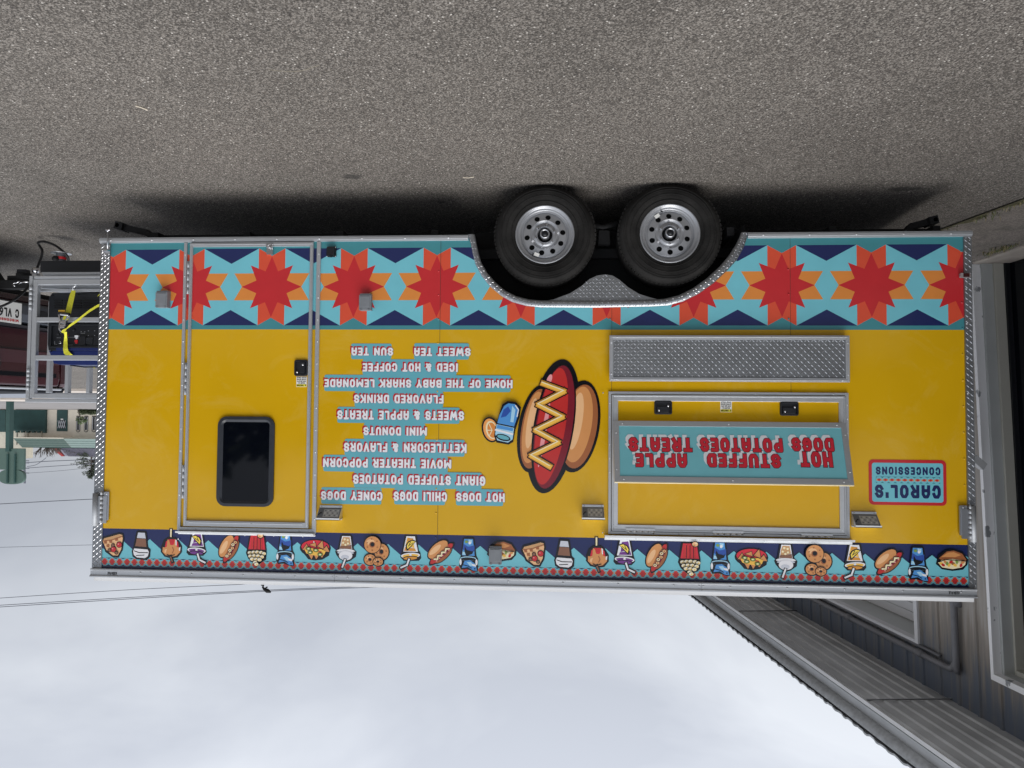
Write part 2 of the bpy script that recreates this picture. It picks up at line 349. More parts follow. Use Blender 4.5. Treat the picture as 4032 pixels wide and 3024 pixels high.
def star_tile(art, x, z, k, period, teal=None, tri=None):
    P_ = lambda *q: [(x+a*k, z+b*k) for a, b in q]
    h = period/2/k
    art.add(P_((-h-1,-345),(h+1,-345),(h+1,345),(-h-1,345)), M['light'])
    for s_ in (-1, 1):
        art.add(P_((-h,s_*208),(-h-(h-121),s_*345),(-121,s_*345)), tri or M['navy'])
        art.add(P_((h,s_*208),(h+(h-121),s_*345),(121,s_*345)), tri or M['navy'])
        art.add(P_((-121,0),(121,0),(121,s_*345),(0,s_*277),(-121,s_*345)), M['vermilion'])
        art.add(P_((-121,s_*346),(0,s_*277),(121,s_*346)), teal or M['teal'])
        art.add(P_((0,121),(0,-121),(s_*343,-121),(s_*272,0),(s_*343,121)), M['orange'])
    art.add(P_(*[((273 if i % 2 == 0 else 150)*math.cos(rad(22.5*i)), (273 if i % 2 == 0 else 150)*math.sin(rad(22.5*i))) for i in range(16)]), M['red'])
def side_art(x0, x1, z0, z1, star_lo=-6, star_hi=8):
    a = Art(); a.add([(x0,z0),(x1,z0),(x1,z1),(x0,z1)], M['yellow'])
    if z0 < ZY: a.add([(x0-.01,z0-.01),(x1+.01,z0-.01),(x1+.01,ZY),(x0-.01,ZY)], M['teal'])
    if z0 < ZY:
        for i in range(star_lo, star_hi):
            xc = xs0-i*DS
            if x0-.6 < xc < x1+.6: star_tile(a, xc, ZC, k, DS)
    if z1 > ZN: a.add([(x0-.01,ZN),(x1+.01,ZN),(x1+.01,z1+.01),(x0-.01,z1+.01)], M['navy'])
    return a, [(x0,z0),(x1,z0),(x1,z1),(x0,z1)]
# sheet joints: three overlapped skins, each a few millimetres proud of the next
J = [W('V', 949, 800).x, W('V', 1321, 800).x, W('V', 1708.5, 800).x]
JSHADE = mat('joint_shade', (58,50,40), .7); mb = MB()
ZBB = ZB-.02
for (a_, b_, yy) in ((J[0], XR, 0.0), (J[1], J[0], .0016), (J[2], J[1], .0032), (XL, J[2], .0048)):
    ar, cl = side_art(a_, b_, ZBB, ZT+.03); ar.build(mb, yy, cl, cut)
    if a_ in J:
        zt_ = ZT; zb__ = ZBB if a_ > 0 or a_ < -1.3 else arch_out[10][1]
        mb.box(a_-.0016, a_+.0004, yy-.0005, yy+.003, zb__, zt_, JSHADE)  # dark strip put in as the shadow line of each sheet joint
# ---- seam rivets of the skins
for jx_ in J:
    z = .62
    while z < 2.6:
        inside = pip((jx_, z), cut) or (jx_ < -.2 and 1.05 < z < 2.5)
        if not inside:
            m_ = M['red'] if z < .9 else (M['teal'] if z < ZY else (M['yellow'] if z < ZN else M['navy']))
            mb.rivet(jx_+.012, z, .0, .0065, m_)
        z += .17
z = .5
while z < 2.7:
    mb.rivet(XL+.012, z, .004, .0065, M['red'] if .5 < z < .9 else (M['teal'] if z < ZY else (M['yellow'] if z < ZN else M['navy']))); z += .175

mb.build('side_panel', TR, recalc=False)

# ---- remaining walls, roof, floor, dark wheel well
mb = MB(); XE0, XE1 = -3.04, 3.065
mb.box(XE0, XE1, .02, 2.56, ZT+.03, ZT+.09, SHELL); mb.box(XE0, XE0+.03, .02, 2.56, .36, ZT+.03, SHELL)
mb.box(XE1-.03, XE1, .02, 2.56, .36, ZT+.03, SHELL); mb.box(XE0+.03, XE1-.03, 2.53, 2.56, .36, ZT+.03, SHELL)
mb.build('body_shell', TR)
mb = MB()
mb.box(XE0+.05, mid[-1][0]-.02, .03, 2.5, .36, .42, DARK); mb.box(mid[0][0]+.02, XE1-.05, .03, 2.5, .36, .42, DARK)
for y in (.5, 2.0): mb.box(-3.0, 3.0, y, y+.06, .22, .355, DARK)
for i in range(9): mb.box(-2.9+.7*i, -2.85+.7*i, .1, 2.45, .30, .358, DARK)
mb.build('chassis', TR)
mb = MB(); mb.box(-2.3, 1.9, 1.25, 2.1, .17, .355, DARK); mb.build('underfloor_blocker', TR, .03)  # unseen box added under the floor to block light from the far side
for cx in (-.17, -1.045):
    mb = MB(); mb.lathe([(.05,0),(.2,0),(.34,-.01),(.36,.03),(.36,.2),(.34,.23),(.05,.2)], (cx, 2.3, gz(2.4)+.36), (0,1,0), TYRE, 32); mb.build('wheel', TR)
mb = MB()
well = [(mid[0][0]+.004, .30)]+[(p[0], p[1]) for p in mid]+[(mid[-1][0]-.004, .30)]
n_ = len(well)
mb.mesh([(a, .02, b) for a, b in well]+[(a, .42, b) for a, b in well], [(i, i+n_, i+1+n_, i+1) for i in range(n_-1)], DARK)
mb.flat(well, .42, DARK); mb.build('wheel_well', TR, recalc=False)
mb = MB()                                # spring hanger and axle beams between the wheels
hx = W('Z5', 1068, 500).x
mb.prism([xz('Z5', a, b, .2) for a, b in ((1030,475),(1105,475),(1110,575),(1025,575))], .2, .26, DARK)
mb.box(-1.6, .4, .30, .36, .40, .47, DARK)
mb.tube([xz_ for xz_ in [(W('Z5', 985, 420, .2).x, .22, W('Z5', 985, 430, .2).z), (hx, .22, W('Z5', 1068, 448, .2).z), (W('Z5', 1165, 405, .2).x, .22, W('Z5', 1165, 420, .2).z)]], .02, DARK)
for cx in (-.17, -1.045): mb.tube([(cx, .12, .37), (cx, 2.4, .37)], .04, DARK)
mb.build('axle', TR)

# ---- tread plate arch trim, skirt between the wheels, corner trims, rails
mb = MB(); no = len(arch_out)
v = []
for o_, i_ in zip(arch_out, arch_in):
    for f_, y in ((0, -.002), (.12, -.009), (.55, -.014), (.9, -.008), (1.0, .004)): v.append((o_[0]+(i_[0]-o_[0])*f_, y, o_[1]+(i_[1]-o_[1])*f_))
for i_ in arch_in: pass
fs = [(i*5+j, i*5+j+1, (i+1)*5+j+1, (i+1)*5+j) for i in range(no-1) for j in range(4)]
mb.mesh(v, fs, TREAD, True)
ring = arch_out+arch_in[::-1]
acc = 0.0
for i in range(no-1):
    A, B = Vector(arch_out[i]), Vector(arch_out[i+1]); C_, D_ = Vector(arch_in[i]), Vector(arch_in[i+1])
    nseg = max(1, int((B-A).length/.02))
    for q in range(nseg):
        f_ = (q+.5)/nseg
        for u_ in (.22, .62):
            c0 = A.lerp(B, f_).lerp(C_.lerp(D_, f_), u_); d = (B-A).normalized(); nn = Vector((-d.y, d.x))
            dd = (d*.8+nn*.9*(1 if q % 2 else -1)).normalized()*.011; pp = Vector((-dd.y, dd.x)).normalized()*.0028
            y = -.0125 if u_ > .4 else -.0105
            pts = [c0-dd, c0+pp, c0+dd, c0-pp]
            mb.mesh([(p.x, y, p.y) for p in pts]+[(c0.x-dd.x*.5, y-.0022, c0.y-dd.y*.5), (c0.x+dd.x*.5, y-.0022, c0.y+dd.y*.5)], [(0,1,5,4), (1,2,5), (2,3,4,5), (3,0,4)], TREADR)
mb.build('wheel_arch_trim', TR, recalc=False)
sk = [xz('Z5', a, b, .006) for a, b in ((600,992),(700,975),(820,930),(900,880),(960,828),(1015,802),(1075,793),(1125,801),(1175,830),(1240,886),(1320,935),(1400,960),(1480,980),(1400,990))]
mb = MB(); mb.prism(sk, .006, .012, TREAD)
xs_ = [p[0] for p in sk]; zs_ = [p[1] for p in sk]
diamonds(mb, min(xs_), max(xs_), min(zs_), max(zs_), .006, lambda x, z: all(pip((x+a, z+b), sk) for a, b in ((.01,0),(-.01,0),(0,.01),(0,-.01))))
mb.build('tread_skirt', TR, recalc=False)
xo = (W('Z2', 835, 640).x+W('Z1', 878, 400).x)/2
for (x0, x1) in ((XR, xo), (W('Z6', 1810, 700).x, XL)):
    mb = MB(); mb.box(x0, x1, -.006, .012, ZB-.004, ZT+.004, TREAD)
    e = x1 if x1 > 0 else x0
    mb.box(min(e, e-.006 if e > 0 else e+.006), max(e, e-.006 if e > 0 else e+.006), .0122, .075, ZB, ZT, TREAD)
    diamonds(mb, x0+.002, x1-.002, ZB, ZT, -.006, pitch=.0195, ln=.0135, wd=.0022, hh=.0028)
    z = ZB+.12
    while z < ZT: mb.rivet(x0+.012 if x0 > 0 else x1-.012, z, -.006); z += .235
    mb.build('corner_trim', TR, recalc=False)
zb0 = W('Z4', 600, 177).z; XB1, XB0 = W('Z1', 878, 190).x, W('Z6', 1804, 120).x
for (x0, x1) in ((arch_out[0][0]-.004, XB1), (XB0, arch_out[-1][0]+.004)):
    mb = MB(); pr = [(-.004, ZB), (-.012, ZB-.003), (-.012, ZB-.009), (-.018, ZB-.011), (-.018, zb0+.010), (-.013, zb0+.006), (-.013, zb0), (.02, zb0), (.02, ZB)]
    mb.mesh([(x, p[0], p[1]) for x in (x0, x1) for p in pr], [tuple(range(9)), tuple(range(9, 18))]+[(i, (i+1) % 9, (i+1) % 9+9, i+9) for i in range(9)], ALU)
    x = x0+.14
    while x < x1-.03: mb.rivet(x, (ZB+zb0)/2, -.018, .007); x += .31
    mb.build('bottom_rail', TR)
mb = MB(); x0, x1 = W('T6', 1929, 210, -.03).x, W('T8', 121, 560, -.03).x
zr0 = W('T5', 1100, 549, -.03).z; zr1 = W('T5', 1100, 612, -.03).z
jx = [W('T1', 216, 960, -.03).x, W('T5', 850, 560, -.03).x]
for a_, b_ in ((jx[0]+.001, x1), (jx[1]+.001, jx[0]-.001), (x0, jx[1]-.001)):
    pr = [(.03, zr0), (-.03, zr0), (-.031, zr0+.008), (-.026, zr0+.014), (-.026, zr1-.016), (-.038, zr1-.008), (-.038, zr1), (.03, zr1)]
    mb.mesh([(x, p[0], p[1]) for x in (a_, b_) for p in pr], [tuple(range(8)), tuple(range(8, 16))]+[(i, (i+1) % 8, (i+1) % 8+8, i+8) for i in range(8)], ALU)
x = x0+.1
while x < x1: mb.rivet(x, zr0+.022, -.026, .007, ZINC); x += .375
for j in jx:
    for dz in (.022, .05):
        for dx in (-.014, .014): mb.rivet(j+dx, zr0+dz, -.026, .006, ZINC)
mb.build('roof_rail', TR)
SMUDGE = mat('worn_black_stencil', (60,62,66), .6)
for kk in (('T8', 318, 570), ('N5', 300, 372)):    # worn stencil marks at both ends of the roof rail
    mb = MB(); p = W(*kk, -.026); q = random.Random(3)
    
    for i in range(7): cx_ = p.x-.03+.01*i; mb.flat([(cx_+q.uniform(-.003,0), p.z-.012+q.uniform(0,.008)), (cx_+.0065, p.z-.013+q.uniform(0,.006)), (cx_+.007+q.uniform(-.002,.001), p.z+.005+q.uniform(0,.008)), (cx_+q.uniform(0,.002), p.z+.006+q.uniform(0,.008))], -.0275-.0001*i, SMUDGE)
    mb.build('worn_mark', TR, recalc=False)

# ---- wheels: tyre > rim, nuts, cap
for (cx_, ang) in ((W('Z5', 636, 510).x, 8), (W('Z5', 1548, 502).x, 20)):
    c = (cx_, .03, .3585); R_ = .3605
    mb = MB()
    mb.lathe([(.19, .02), (.196, -.006), (.215, -.012), (.25, -.022), (.29, -.028), (.325, -.022), (.343, -.008), (.353, .012), (R_, .03), (R_, .20), (.343, .235), (.25, .25), (.19, .23)], c, (0,1,0), TYRE, 72)
    for i in range(72):                  # shoulder tread blocks
        a = 2*math.pi*i/72; er = Vector((math.cos(a), 0, math.sin(a))); et = Vector((-math.sin(a), 0, math.cos(a)))
        mb.obox(Vector(c)+er*.3555+Vector((0,.021,0)), er*.006, et*.0105, Vector((0,.012,0)), TYRE)
    for r_ in (.232, .272, .303, .318): mb.lathe([(r_, -.0185-.009*(r_ > .24)), (r_+.002, -.0245-.006*(r_ > .24)), (r_+.004, -.0185-.009*(r_ > .24))], c, (0,1,0), TYRE, 64)
    ty = mb.build('wheel', TR)
    mb = MB()
    mb.lathe([(.192, .16), (.192, .03), (.208, -.004), (.209, -.012), (.203, -.016), (.196, -.010), (.190, .0), (.183, .004), (.176, .002), (.170, .012), (.166, .024), (.160, .026), (.150, .014)], c, (0,1,0), RIM, 64)
    mb.lathe([(.104, .006), (.09, .016), (.084, .018), (.076, .010), (.066, .006), (.056, .006), (.0525, .010), (.0525, .05)], c, (0,1,0), RIM, 64)
    # disc face with ten round holes
    a = Art(); a.add(ell(0, 0, .1505, .1505, n=64), RIM); a.add(ell(0, 0, .1035, .1035, n=48), 'x')
    a2 = Art(); a2.p = [p for p in a.p if p[1] is not None and p[1] != 'x']
    vs = [Vector(p) for p in ccw(ell(0, 0, .1505, .1505, n=64))]; fs = [list(range(64))]
    holes = [ccw(ell(.127*math.cos(rad(36*i+ang)), .127*math.sin(rad(36*i+ang)), .0192, .0192, n=16)) for i in range(10)]+[ccw(ell(0, 0, .1035, .1035, n=48))]
    for h_ in holes: fs.append(list(range(len(vs), len(vs)+len(h_)))); vs += [Vector(p) for p in h_]
    ov, _, of, _, _, src = delaunay_2d_cdt(vs, [], fs, 1, 1e-6)
    mb.mesh([(c[0]+p.x, c[1]+.014-(.15-p.length)*.17, c[2]+p.y) for p in ov], [tuple(f) for f, s_ in zip(of, src) if s_ == [0]], RIM, True)
    for h_ in holes[:10]:
        n = len(h_); d0 = [(c[0]+a_, c[1]+.014-(.15-math.hypot(a_, b_))*.17, c[2]+b_) for a_, b_ in h_]
        mb.mesh(d0+[(p[0], p[1]+.012, p[2]) for p in d0], [(i, (i+1) % n, (i+1) % n+n, i+n) for i in range(n)], RIM, True)
    rm = mb.build('rim', ty, recalc=False)
    mb = MB(); mb.lathe([(.19, .05), (0, .05)], c, (0,1,0), DARK, 32); mb.build('brake_drum', ty)
    mb = MB(); mb.lathe([(.034, .05), (.034, .03), (.034, .0), (.034, -.03), (.030, -.036), (.026, -.036), (.024, -.028), (0, -.026)], c, (0,1,0), ZINC, 28); mb.lathe([(.021,-.0265),(.019,-.033),(0,-.034)], c, (0,1,0), BLACKP, 20); mb.build('hub_cap', ty)
    for i in range(6):
        aa = rad(60*i+ang+10); mb = MB(); mb.lathe([(.009, .012), (.009, -.004), (.006, -.012), (0, -.013)], (c[0]+.0695*math.cos(aa), c[1], c[2]+.0695*math.sin(aa)), (0,1,0), CHROME, 6, False); mb.build('lug_nut', ty)
    mb = MB(); aa = rad(60 if ang == 8 else -70); e_ = Vector((math.cos(aa),0,math.sin(aa)))
    mb.tube([Vector(c)+e_*.17+Vector((0,.02,0)), Vector(c)+e_*.166+Vector((0,-.012,0)), Vector(c)+e_*.158+Vector((0,-.02,0))], .0045, BLACKP, 8); mb.build('valve', ty)
    mb = MB(); aa = rad(68 if ang == 8 else -55); e_ = Vector((math.cos(aa),0,math.sin(aa))); t_ = Vector((-math.sin(aa),0,math.cos(aa)))
    p0 = Vector(c)+e_*.152+Vector((0,-.0035,0)); mb.mesh([p0+e_*.012+t_*.018, p0-e_*.012+t_*.018, p0-e_*.012-t_*.018, p0+e_*.012-t_*.018], [(0,1,2,3)], STICK); mb.build('balance_sticker', ty, recalc=False)

# ---- entry door
dX0, dX1, dZ0, dZ1 = W('Z3', 2122, 1000).x, W('Z3', 930, 1000).x, ZB, (W('Z7', 902, 1195).z+W('Z7', 2082, 1205).z)/2
pX0, pX1, pZ0, pZ1 = W('Z3', 2034, 1000).x, W('Z3', 1010, 1000).x, W('Z3', 1500, 272).z, (W('Z7', 965, 1108).z+W('Z7', 2003, 1115).z)/2
mb = MB(); ar, cl = side_art(pX0-.01, pX1+.01, pZ0-.01, pZ1+.01); ar.build(mb, -.010, cl)
mb.box(pX0-.012, pX1+.012, -.0095, -.004, pZ0-.012, pZ1+.012, SHELL)
DOOR = mb.build('door', TR, recalc=False)
mb = MB()                                # fixed jamb with its flange
f0 = .012
mb.box(dX0, dX0+.028, -.014, .004, dZ0, dZ1, ALU); mb.box(dX1-.022, dX1, -.014, .004, dZ0, dZ1, ALU)
mb.box(dX0+.028, dX1-.022, -.014, .004, dZ1-.026, dZ1, ALU)
for i in range(14): mb.rivet(dX0+.012, dZ0+.09+.157*i, -.014, .0055); mb.rivet(dX1-.010, dZ0+.09+.157*i, -.014, .0055)
for i in range(6): mb.rivet(dX0+.12+.15*i, dZ1-.012, -.014, .0055, ZINC)
mb.build('door_jamb', TR, .0015)
mb = MB()
mb.box(pX0-.022, pX0+.001, -.022, -.003, dZ0+.005, dZ1-.034, ALU); mb.box(pX1-.001, pX1+.02, -.022, -.003, dZ0+.005, dZ1-.034, ALU)
mb.box(pX0+.001, pX1-.001, -.022, -.003, pZ1-.001, dZ1-.034, ALU); mb.box(pX0+.001, pX1-.001, -.022, -.003, dZ0+.005, pZ0+.001, ALU)
mb.box(pX0-.022, pX1+.02, -.026, -.0225, dZ0+.016, dZ0+.022, ALUB)
mb.box(pX0-.016, pX0-.008, -.0255, -.0225, dZ0+.03, dZ1-.05, ALUB)
mb.box(pX1+.006, pX1+.013, -.0255, -.0225, dZ0+.03, dZ1-.05, ALUB); mb.box(pX0+.02, pX1-.02, -.0255, -.0225, pZ1+.008, pZ1+.015, ALUB)
mb.build('door_frame', DOOR, .0015)
for (k0, y0, y1) in (('Z3', 400, 685), ('Z3', 1280, 1560), ('Z7', 620, 910)):
    a_, b_ = W(k0, 955, y0).z, W(k0, 955, y1).z; mb = MB(); xh = pX1+.026
    mb.box(xh-.005, xh+.013, -.020, -.0145, a_, b_, ALUB)
    for i in range(5): mb.tube([(xh+.003, -.022, a_+(b_-a_)*(i+.04)/5), (xh+.003, -.022, a_+(b_-a_)*(i+.96)/5)], .0055, HNG, 8)
    mb.build('hinge', DOOR)
x0, x1, z0, z1 = rect('Z7', 1240, 200, 1732, 980); a = Art(); rr = .066
def ringprism(mb, o_, i_, y0, y1, m, y0i=None):
    n = len(o_); y0i = y0 if y0i is None else y0i
    v = [(p[0], y1, p[1]) for p in o_]+[(p[0], y0, p[1]) for p in o_]+[(p[0], y0i, p[1]) for p in i_]+[(p[0], y1, p[1]) for p in i_]
    mb.mesh(v, [(r*n+i, r*n+(i+1) % n, (r+1)*n+(i+1) % n, (r+1)*n+i) for r in range(3) for i in range(n)], m)
t_ = 48/2.212/563
mb = MB(); ringprism(mb, rrect(x0, x1, z0, z1, rr, 8), rrect(x0+t_*.55, x1-t_*.55, z0+t_*.55, z1-t_*.55, rr-t_*.5, 8), -.024, -.010, BLKF, -.026)
ringprism(mb, rrect(x0+t_*.55, x1-t_*.55, z0+t_*.55, z1-t_*.55, rr-t_*.5, 8), rrect(x0+t_, x1-t_, z0+t_, z1-t_, .022, 8), -.0255, -.010, BLKF, -.016)
WIN = mb.build('window', DOOR)
mb = MB(); mb.flat(rrect(x0+t_-.002, x1-t_+.002, z0+t_-.002, z1-t_+.002, .022, 8), -.0155, GLASSD); mb.build('window_pane', DOOR, recalc=False)
def caution(parent, X0, X1, Z0, Z1, y):
    mb = MB(); mb.box(X0, X1, y-.0006, y+.001, Z0, Z1, STICK); h = Z1-Z0; wd_ = X1-X0
    mb.flat([(X0+.002,Z1-h*.27),(X1-.002,Z1-h*.27),(X1-.002,Z1-.002),(X0+.002,Z1-.002)], y-.0012, STICKY)
    mb.flat([(X0+.004,Z1-h*.22),(X0+.012,Z1-h*.22),(X0+.008,Z1-h*.06)], y-.0017, M['black'])
    text(mb, 'CAUTION', X0+wd_*.3, X1-.004, Z1-h*.22, Z1-h*.07, y-.0017, M['black'], t=.22)
    for i, s_ in enumerate(('SECURE ALL', 'DOOR AND GATE', 'LATCHES BEFORE', 'MOVING TRAILER')):
        e = (14-len(s_))*wd_*.03; text(mb, s_, X0+.004+e, X1-.004-e, Z1-h*(.43+.175*i), Z1-h*(.32+.175*i), y-.0014, M['black'], t=.2)
    mb.build('warning_sticker', parent, recalc=False)
def paddle(parent, X0, X1, Z0, Z1, y, vert):
    mb = MB(); ringprism(mb, rrect(X0, X1, Z0, Z1, .014, 5), rrect(X0+.011, X1-.011, Z0+.011, Z1-.011, .006, 5), y-.012, y+.002, BLACKP, y-.014)
    mb.flat(rrect(X0+.010, X1-.010, Z0+.010, Z1-.010, .006, 5), y-.004, BLACKP)
    if vert: mb.box(X0+.016, X0+(X1-X0)*.55, y-.016, y-.005, Z0+.014, Z1-.02, BLACKP)
    else: mb.box(X0+.02, X1-.016, y-.016, y-.005, Z0+(Z1-Z0)*.42, Z1-.014, BLACKP)
    h = mb.build('handle', parent, .002)
    for (a_, b_) in (((.76,.76),(.34,.30)) if vert else ((.22,.38),(.74,.70))):
        mb = MB(); mb.lathe([(.0075, 0), (.0075, .008), (.003, .010), (0, .010)], (X0+(X1-X0)*a_, y-.009, Z0+(Z1-Z0)*b_), (0,-1,0), CHROME, 12); mb.build('key_lock', parent)
x0, x1, z0, z1 = rect('Z3', 1908, 1255, 2022, 1396); paddle(DOOR, x0, x1, z0, z1, -.010, True)
x0, x1, z0, z1 = rect('Z3', 1923, 1402, 2013, 1490); caution(DOOR, x0, x1, z0, z1, -.0115)
mb = MB(); x0, x1, z0, z1 = rect('Z3', 1668, 250, 1728, 342)
mb.box(x0, x1, -.030, -.0265, z0, z0+.012, ZINC); mb.box(x0+.003, x1-.003, -.027, -.0105, z0+.010, z1, ZINC); mb.box(x0+.002, x1-.002, -.036, -.0275, z0+.016, z0+.026, CHROME)
mb.tube([((x0+x1)/2+.009*math.cos(t), -.040, z0+.022+.011*math.sin(t)) for t in [i*math.pi/8 for i in range(17)]], .003, CHROME, 6)
for a_ in (.006, .020):
    for b_ in (.005, .036): mb.rivet(x0+a_, z0+b_, -.031 if b_ < .01 else -.028, .004, CHROME)
mb.build('door_latch', DOOR)
mb = MB(); x0, x1, z0, z1 = rect('Z7', 890, 1203, 2084, 1233)
mb.prism([(x0, z0), (x1, z0), (x1, z1), (x0, z1)], -.004, -.001, CAPW)
v = [(x, y, z) for x in (x0, x1) for y, z in ((-.004, z0+.004), (-.045, z0-.003), (-.045, z0+.009), (-.004, z0+.018))]
mb.mesh(v, [(0,1,2,3), (4,5,6,7), (0,1,5,4), (1,2,6,5), (2,3,7,6), (3,0,4,7)], CAPW)
for i in range(3): mb.rivet(x0+.09+i*.21, z0+.0245, -.004, .005)
mb.build('drip_cap', TR)

# ---- service hatch
hX0, hX1, hZ0, hZ1 = W('T3', 1918, 1000).x, W('T3', 176, 1000).x, (W('T3', 175, 537).z+W('T3', 1915, 548).z)/2, (W('T3', 172, 1565).z+W('T3', 1922, 1605).z)/2
iX0, iX1, iZ0, iZ1 = W('T3', 1848, 1000).x, W('T3', 237, 1000).x, (W('T3', 235, 600).z+W('T3', 1845, 612).z)/2, (W('T3', 240, 1508).z+W('T3', 1852, 1540).z)/2
mb = MB(); mb.box(iX0-.012, iX1+.012, -.004, -.001, iZ0-.012, iZ1+.012, SHELL); mb.flat([(iX0-.012,iZ0-.012),(iX1+.012,iZ0-.012),(iX1+.012,iZ1+.012),(iX0-.012,iZ1+.012)], -.0055, M['yellow'])
HAT = mb.build('service_hatch', TR, recalc=False)
mb = MB(); frame_rect(mb, hX0, hX1, hZ0, hZ1, .018, -.013, .004, ALU)
for i in range(10): mb.rivet(hX0+.1+.172*i, hZ0+.009, -.013, .005, ZINC); mb.rivet(hX0+.1+.172*i, hZ1-.008, -.013, .005, ZINC)
for i in range(6): mb.rivet(hX0+.009, hZ0+.08+.095*i, -.013, .005); mb.rivet(hX1-.009, hZ0+.08+.095*i, -.013, .005)
mb.build('hatch_jamb', TR, .0012)
mb = MB(); g_ = .022; frame_rect(mb, hX0+g_, hX1-g_, hZ0+g_, hZ1-g_, .012, -.020, .002, ALU); frame_rect(mb, hX0+g_+.012, hX1-g_-.012, hZ0+g_+.012, hZ1-g_-.012, iX0-(hX0+g_+.012)+.001, -.015, -.003, ALUB)
mb.build('hatch_frame', HAT, .0012)
for a_ in ((508,604,636,704), (1418,612,1552,713)): paddle(HAT, *rect('T3', *a_), -.0055, False)
caution(HAT, *rect('T3', 987, 607, 1070, 688), -.0065)
for a_ in ((300,1533,512,1552), (930,1552,1150,1570), (1568,1572,1795,1588)):
    x0, x1, z0, z1 = rect('T3', *a_); mb = MB(); mb.box(x0, x1, -.024, -.0205, z0-.006, z1+.002, ALUB)
    for i in range(5): mb.tube([(x0+(x1-x0)*(i+.03)/5, -.026, z1-.002), (x0+(x1-x0)*(i+.97)/5, -.026, z1-.002)], .005, ALUB, 8)
    mb.build('hinge', HAT)
mb = MB(); x0, x1 = W('T3', 1945, 1620).x, W('T3', 148, 1580).x; zd = (W('T3', 148, 1575).z+W('T3', 1945, 1622).z)/2
v = [(x, y, z) for x in (x0, x1) for y, z in ((-.001, zd-.002), (-.05, zd-.008), (-.05, zd+.006), (-.004, zd+.014), (-.004, zd+.03), (-.001, zd+.03))]
mb.mesh(v, [(0,1,2,3,4,5), (6,7,8,9,10,11)]+[(i, (i+1) % 6, (i+1) % 6+6, i+6) for i in range(6)], CAPW)
for i in range(4): mb.rivet(x0+.15+i*.43, zd+.022, -.004, .005)
mb.build('drip_cap', TR)
# ---- fold-down shelf
x0, x1, z0, z1 = rect('T3', 184, 131, 1926, 466, -.045); t_ = .026
mb = MB(); mb.box(x0+t_-.004, x1-t_+.004, -.040, -.032, z0+t_-.004, z1-t_+.004, TREAD); diamonds(mb, x0+t_, x1-t_, z0+t_, z1-t_, -.040)
SH = mb.build('service_shelf', TR, recalc=False)
mb = MB(); frame_rect(mb, x0, x1, z0, z1, t_, -.050, -.026, ALU); frame_rect(mb, x0+.007, x1-.007, z0+.007, z1-.007, .008, -.0525, -.0505, ALUB)
for a_, b_ in ((.05, .012), (.012, .05)):
    for sx in (0, 1):
        for sz in (0, 1): mb.rivet(x1-a_ if sx else x0+a_, z1-b_ if sz else z0+b_, -.0525, .0055)
mb.build('shelf_frame', SH, .0015)
for xq_ in (x0+.1, x1-.13): mb = MB(); mb.box(xq_, xq_+.03, -.026, .004, z0+.05, z1-.05, ALU); mb.build('shelf_bracket', SH)
# ---- tilted menu board over the hatch
b0, b1 = -.055, -.175                   # bottom edge stands near, top edge leans out
BL_, BR_ = W('T3', 1906, 768, b0), W('T3', 215, 745, b0); TL_, TR_ = W('T3', 1956, 1215, b1), W('T3', 218, 1190, b1)
xa, xb = (BL_.x+TL_.x)/2, (BR_.x+TR_.x)/2; zb_, zt_ = (BL_.z+BR_.z)/2, (TL_.z+TR_.z)/2
bh = math.hypot(b1-b0, zt_-zb_); ca, sa = (zt_-zb_)/bh, (b1-b0)/bh
def onboard(mb):                         # local (x, d, h) -> leaning board
    mb.v = [(x, b0+sa*z+ca*y, zb_+ca*z-sa*y) for x, y, z in mb.v]; return mb
mb = MB(); t_ = .037; bl, br = xa+t_-.004, xb-t_+.004
mb.box(bl, br, .004, .010, t_-.004, bh-t_+.004, SHELL); mb.flat([(bl,t_-.004),(br,t_-.004),(br,bh-t_+.004),(bl,bh-t_+.004)], .0025, M['board'])
MBD = onboard(mb).build('menu_board', TR, recalc=False)
mb = MB(); frame_rect(mb, xa, xb, 0, bh, t_, -.002, .018, ALU); mb.box(xa, xb, -.002, .018, bh+.0005, bh+.007, M['cream'])
for fx in (.04, .5, .96): mb.rivet(xa+(xb-xa)*fx, .018, -.002, .0055); mb.rivet(xa+(xb-xa)*fx, bh-.018, -.002, .0055)
for fz in (.2, .8): mb.rivet(xa+.016, bh*fz, -.002, .0055); mb.rivet(xb-.016, bh*fz, -.002, .0055)
onboard(mb).build('board_frame', MBD, .0012)
for x in (xa+.1, xb-.1):                 # arms that hold the board off the hatch
    mb = MB(); mb.bar((x, -.02, zt_-.1), (x, b1+.04, zt_-.06), .02, .006, ALU); mb.build('board_arm', MBD)
    mb = MB(); mb.bar((x, -.02, zb_+.05), (x, b0+.01, zb_+.05), .02, .006, ALU); mb.build('board_arm', MBD)
mb = MB()
xx = lambda X: W('T3', X, 1000, -.11).x
hh = lambda Y: (Y-757)/(1202-757)*bh if True else 0
for s_, X0, X1, Y0, Y1 in (('HOT', 1565, 1795, 985, 1095), ('DOGS', 1512, 1818, 885, 982), ('STUFFED', 888, 1418, 994, 1092), ('POTATOES', 845, 1445, 880, 980), ('APPLE', 372, 742, 985, 1083), ('TREATS', 325, 785, 868, 970)):
    sk_ = (W('T3', X0, 1000).x - 0)*0
    yo = -(X0+X1-2*1080)/2*.024          # the photo's perspective lowers the far end of the board
    a_, b_ = xx(X1), xx(X0); c0, c1 = hh(Y0+yo), hh(Y1+yo)
    wht = .0135
    text(mb, s_, a_, b_, c0, c1, .0012, M['white'], t=.25, grow=.03, gap=.15, dx=.019, dz=-.019)
    text(mb, s_, a_, b_, c0, c1, .0006, M['black'], t=.25, grow=.035, gap=.15)
    text(mb, s_, a_, b_, c0, c1, .0, M['brick'], t=.25, gap=.15)
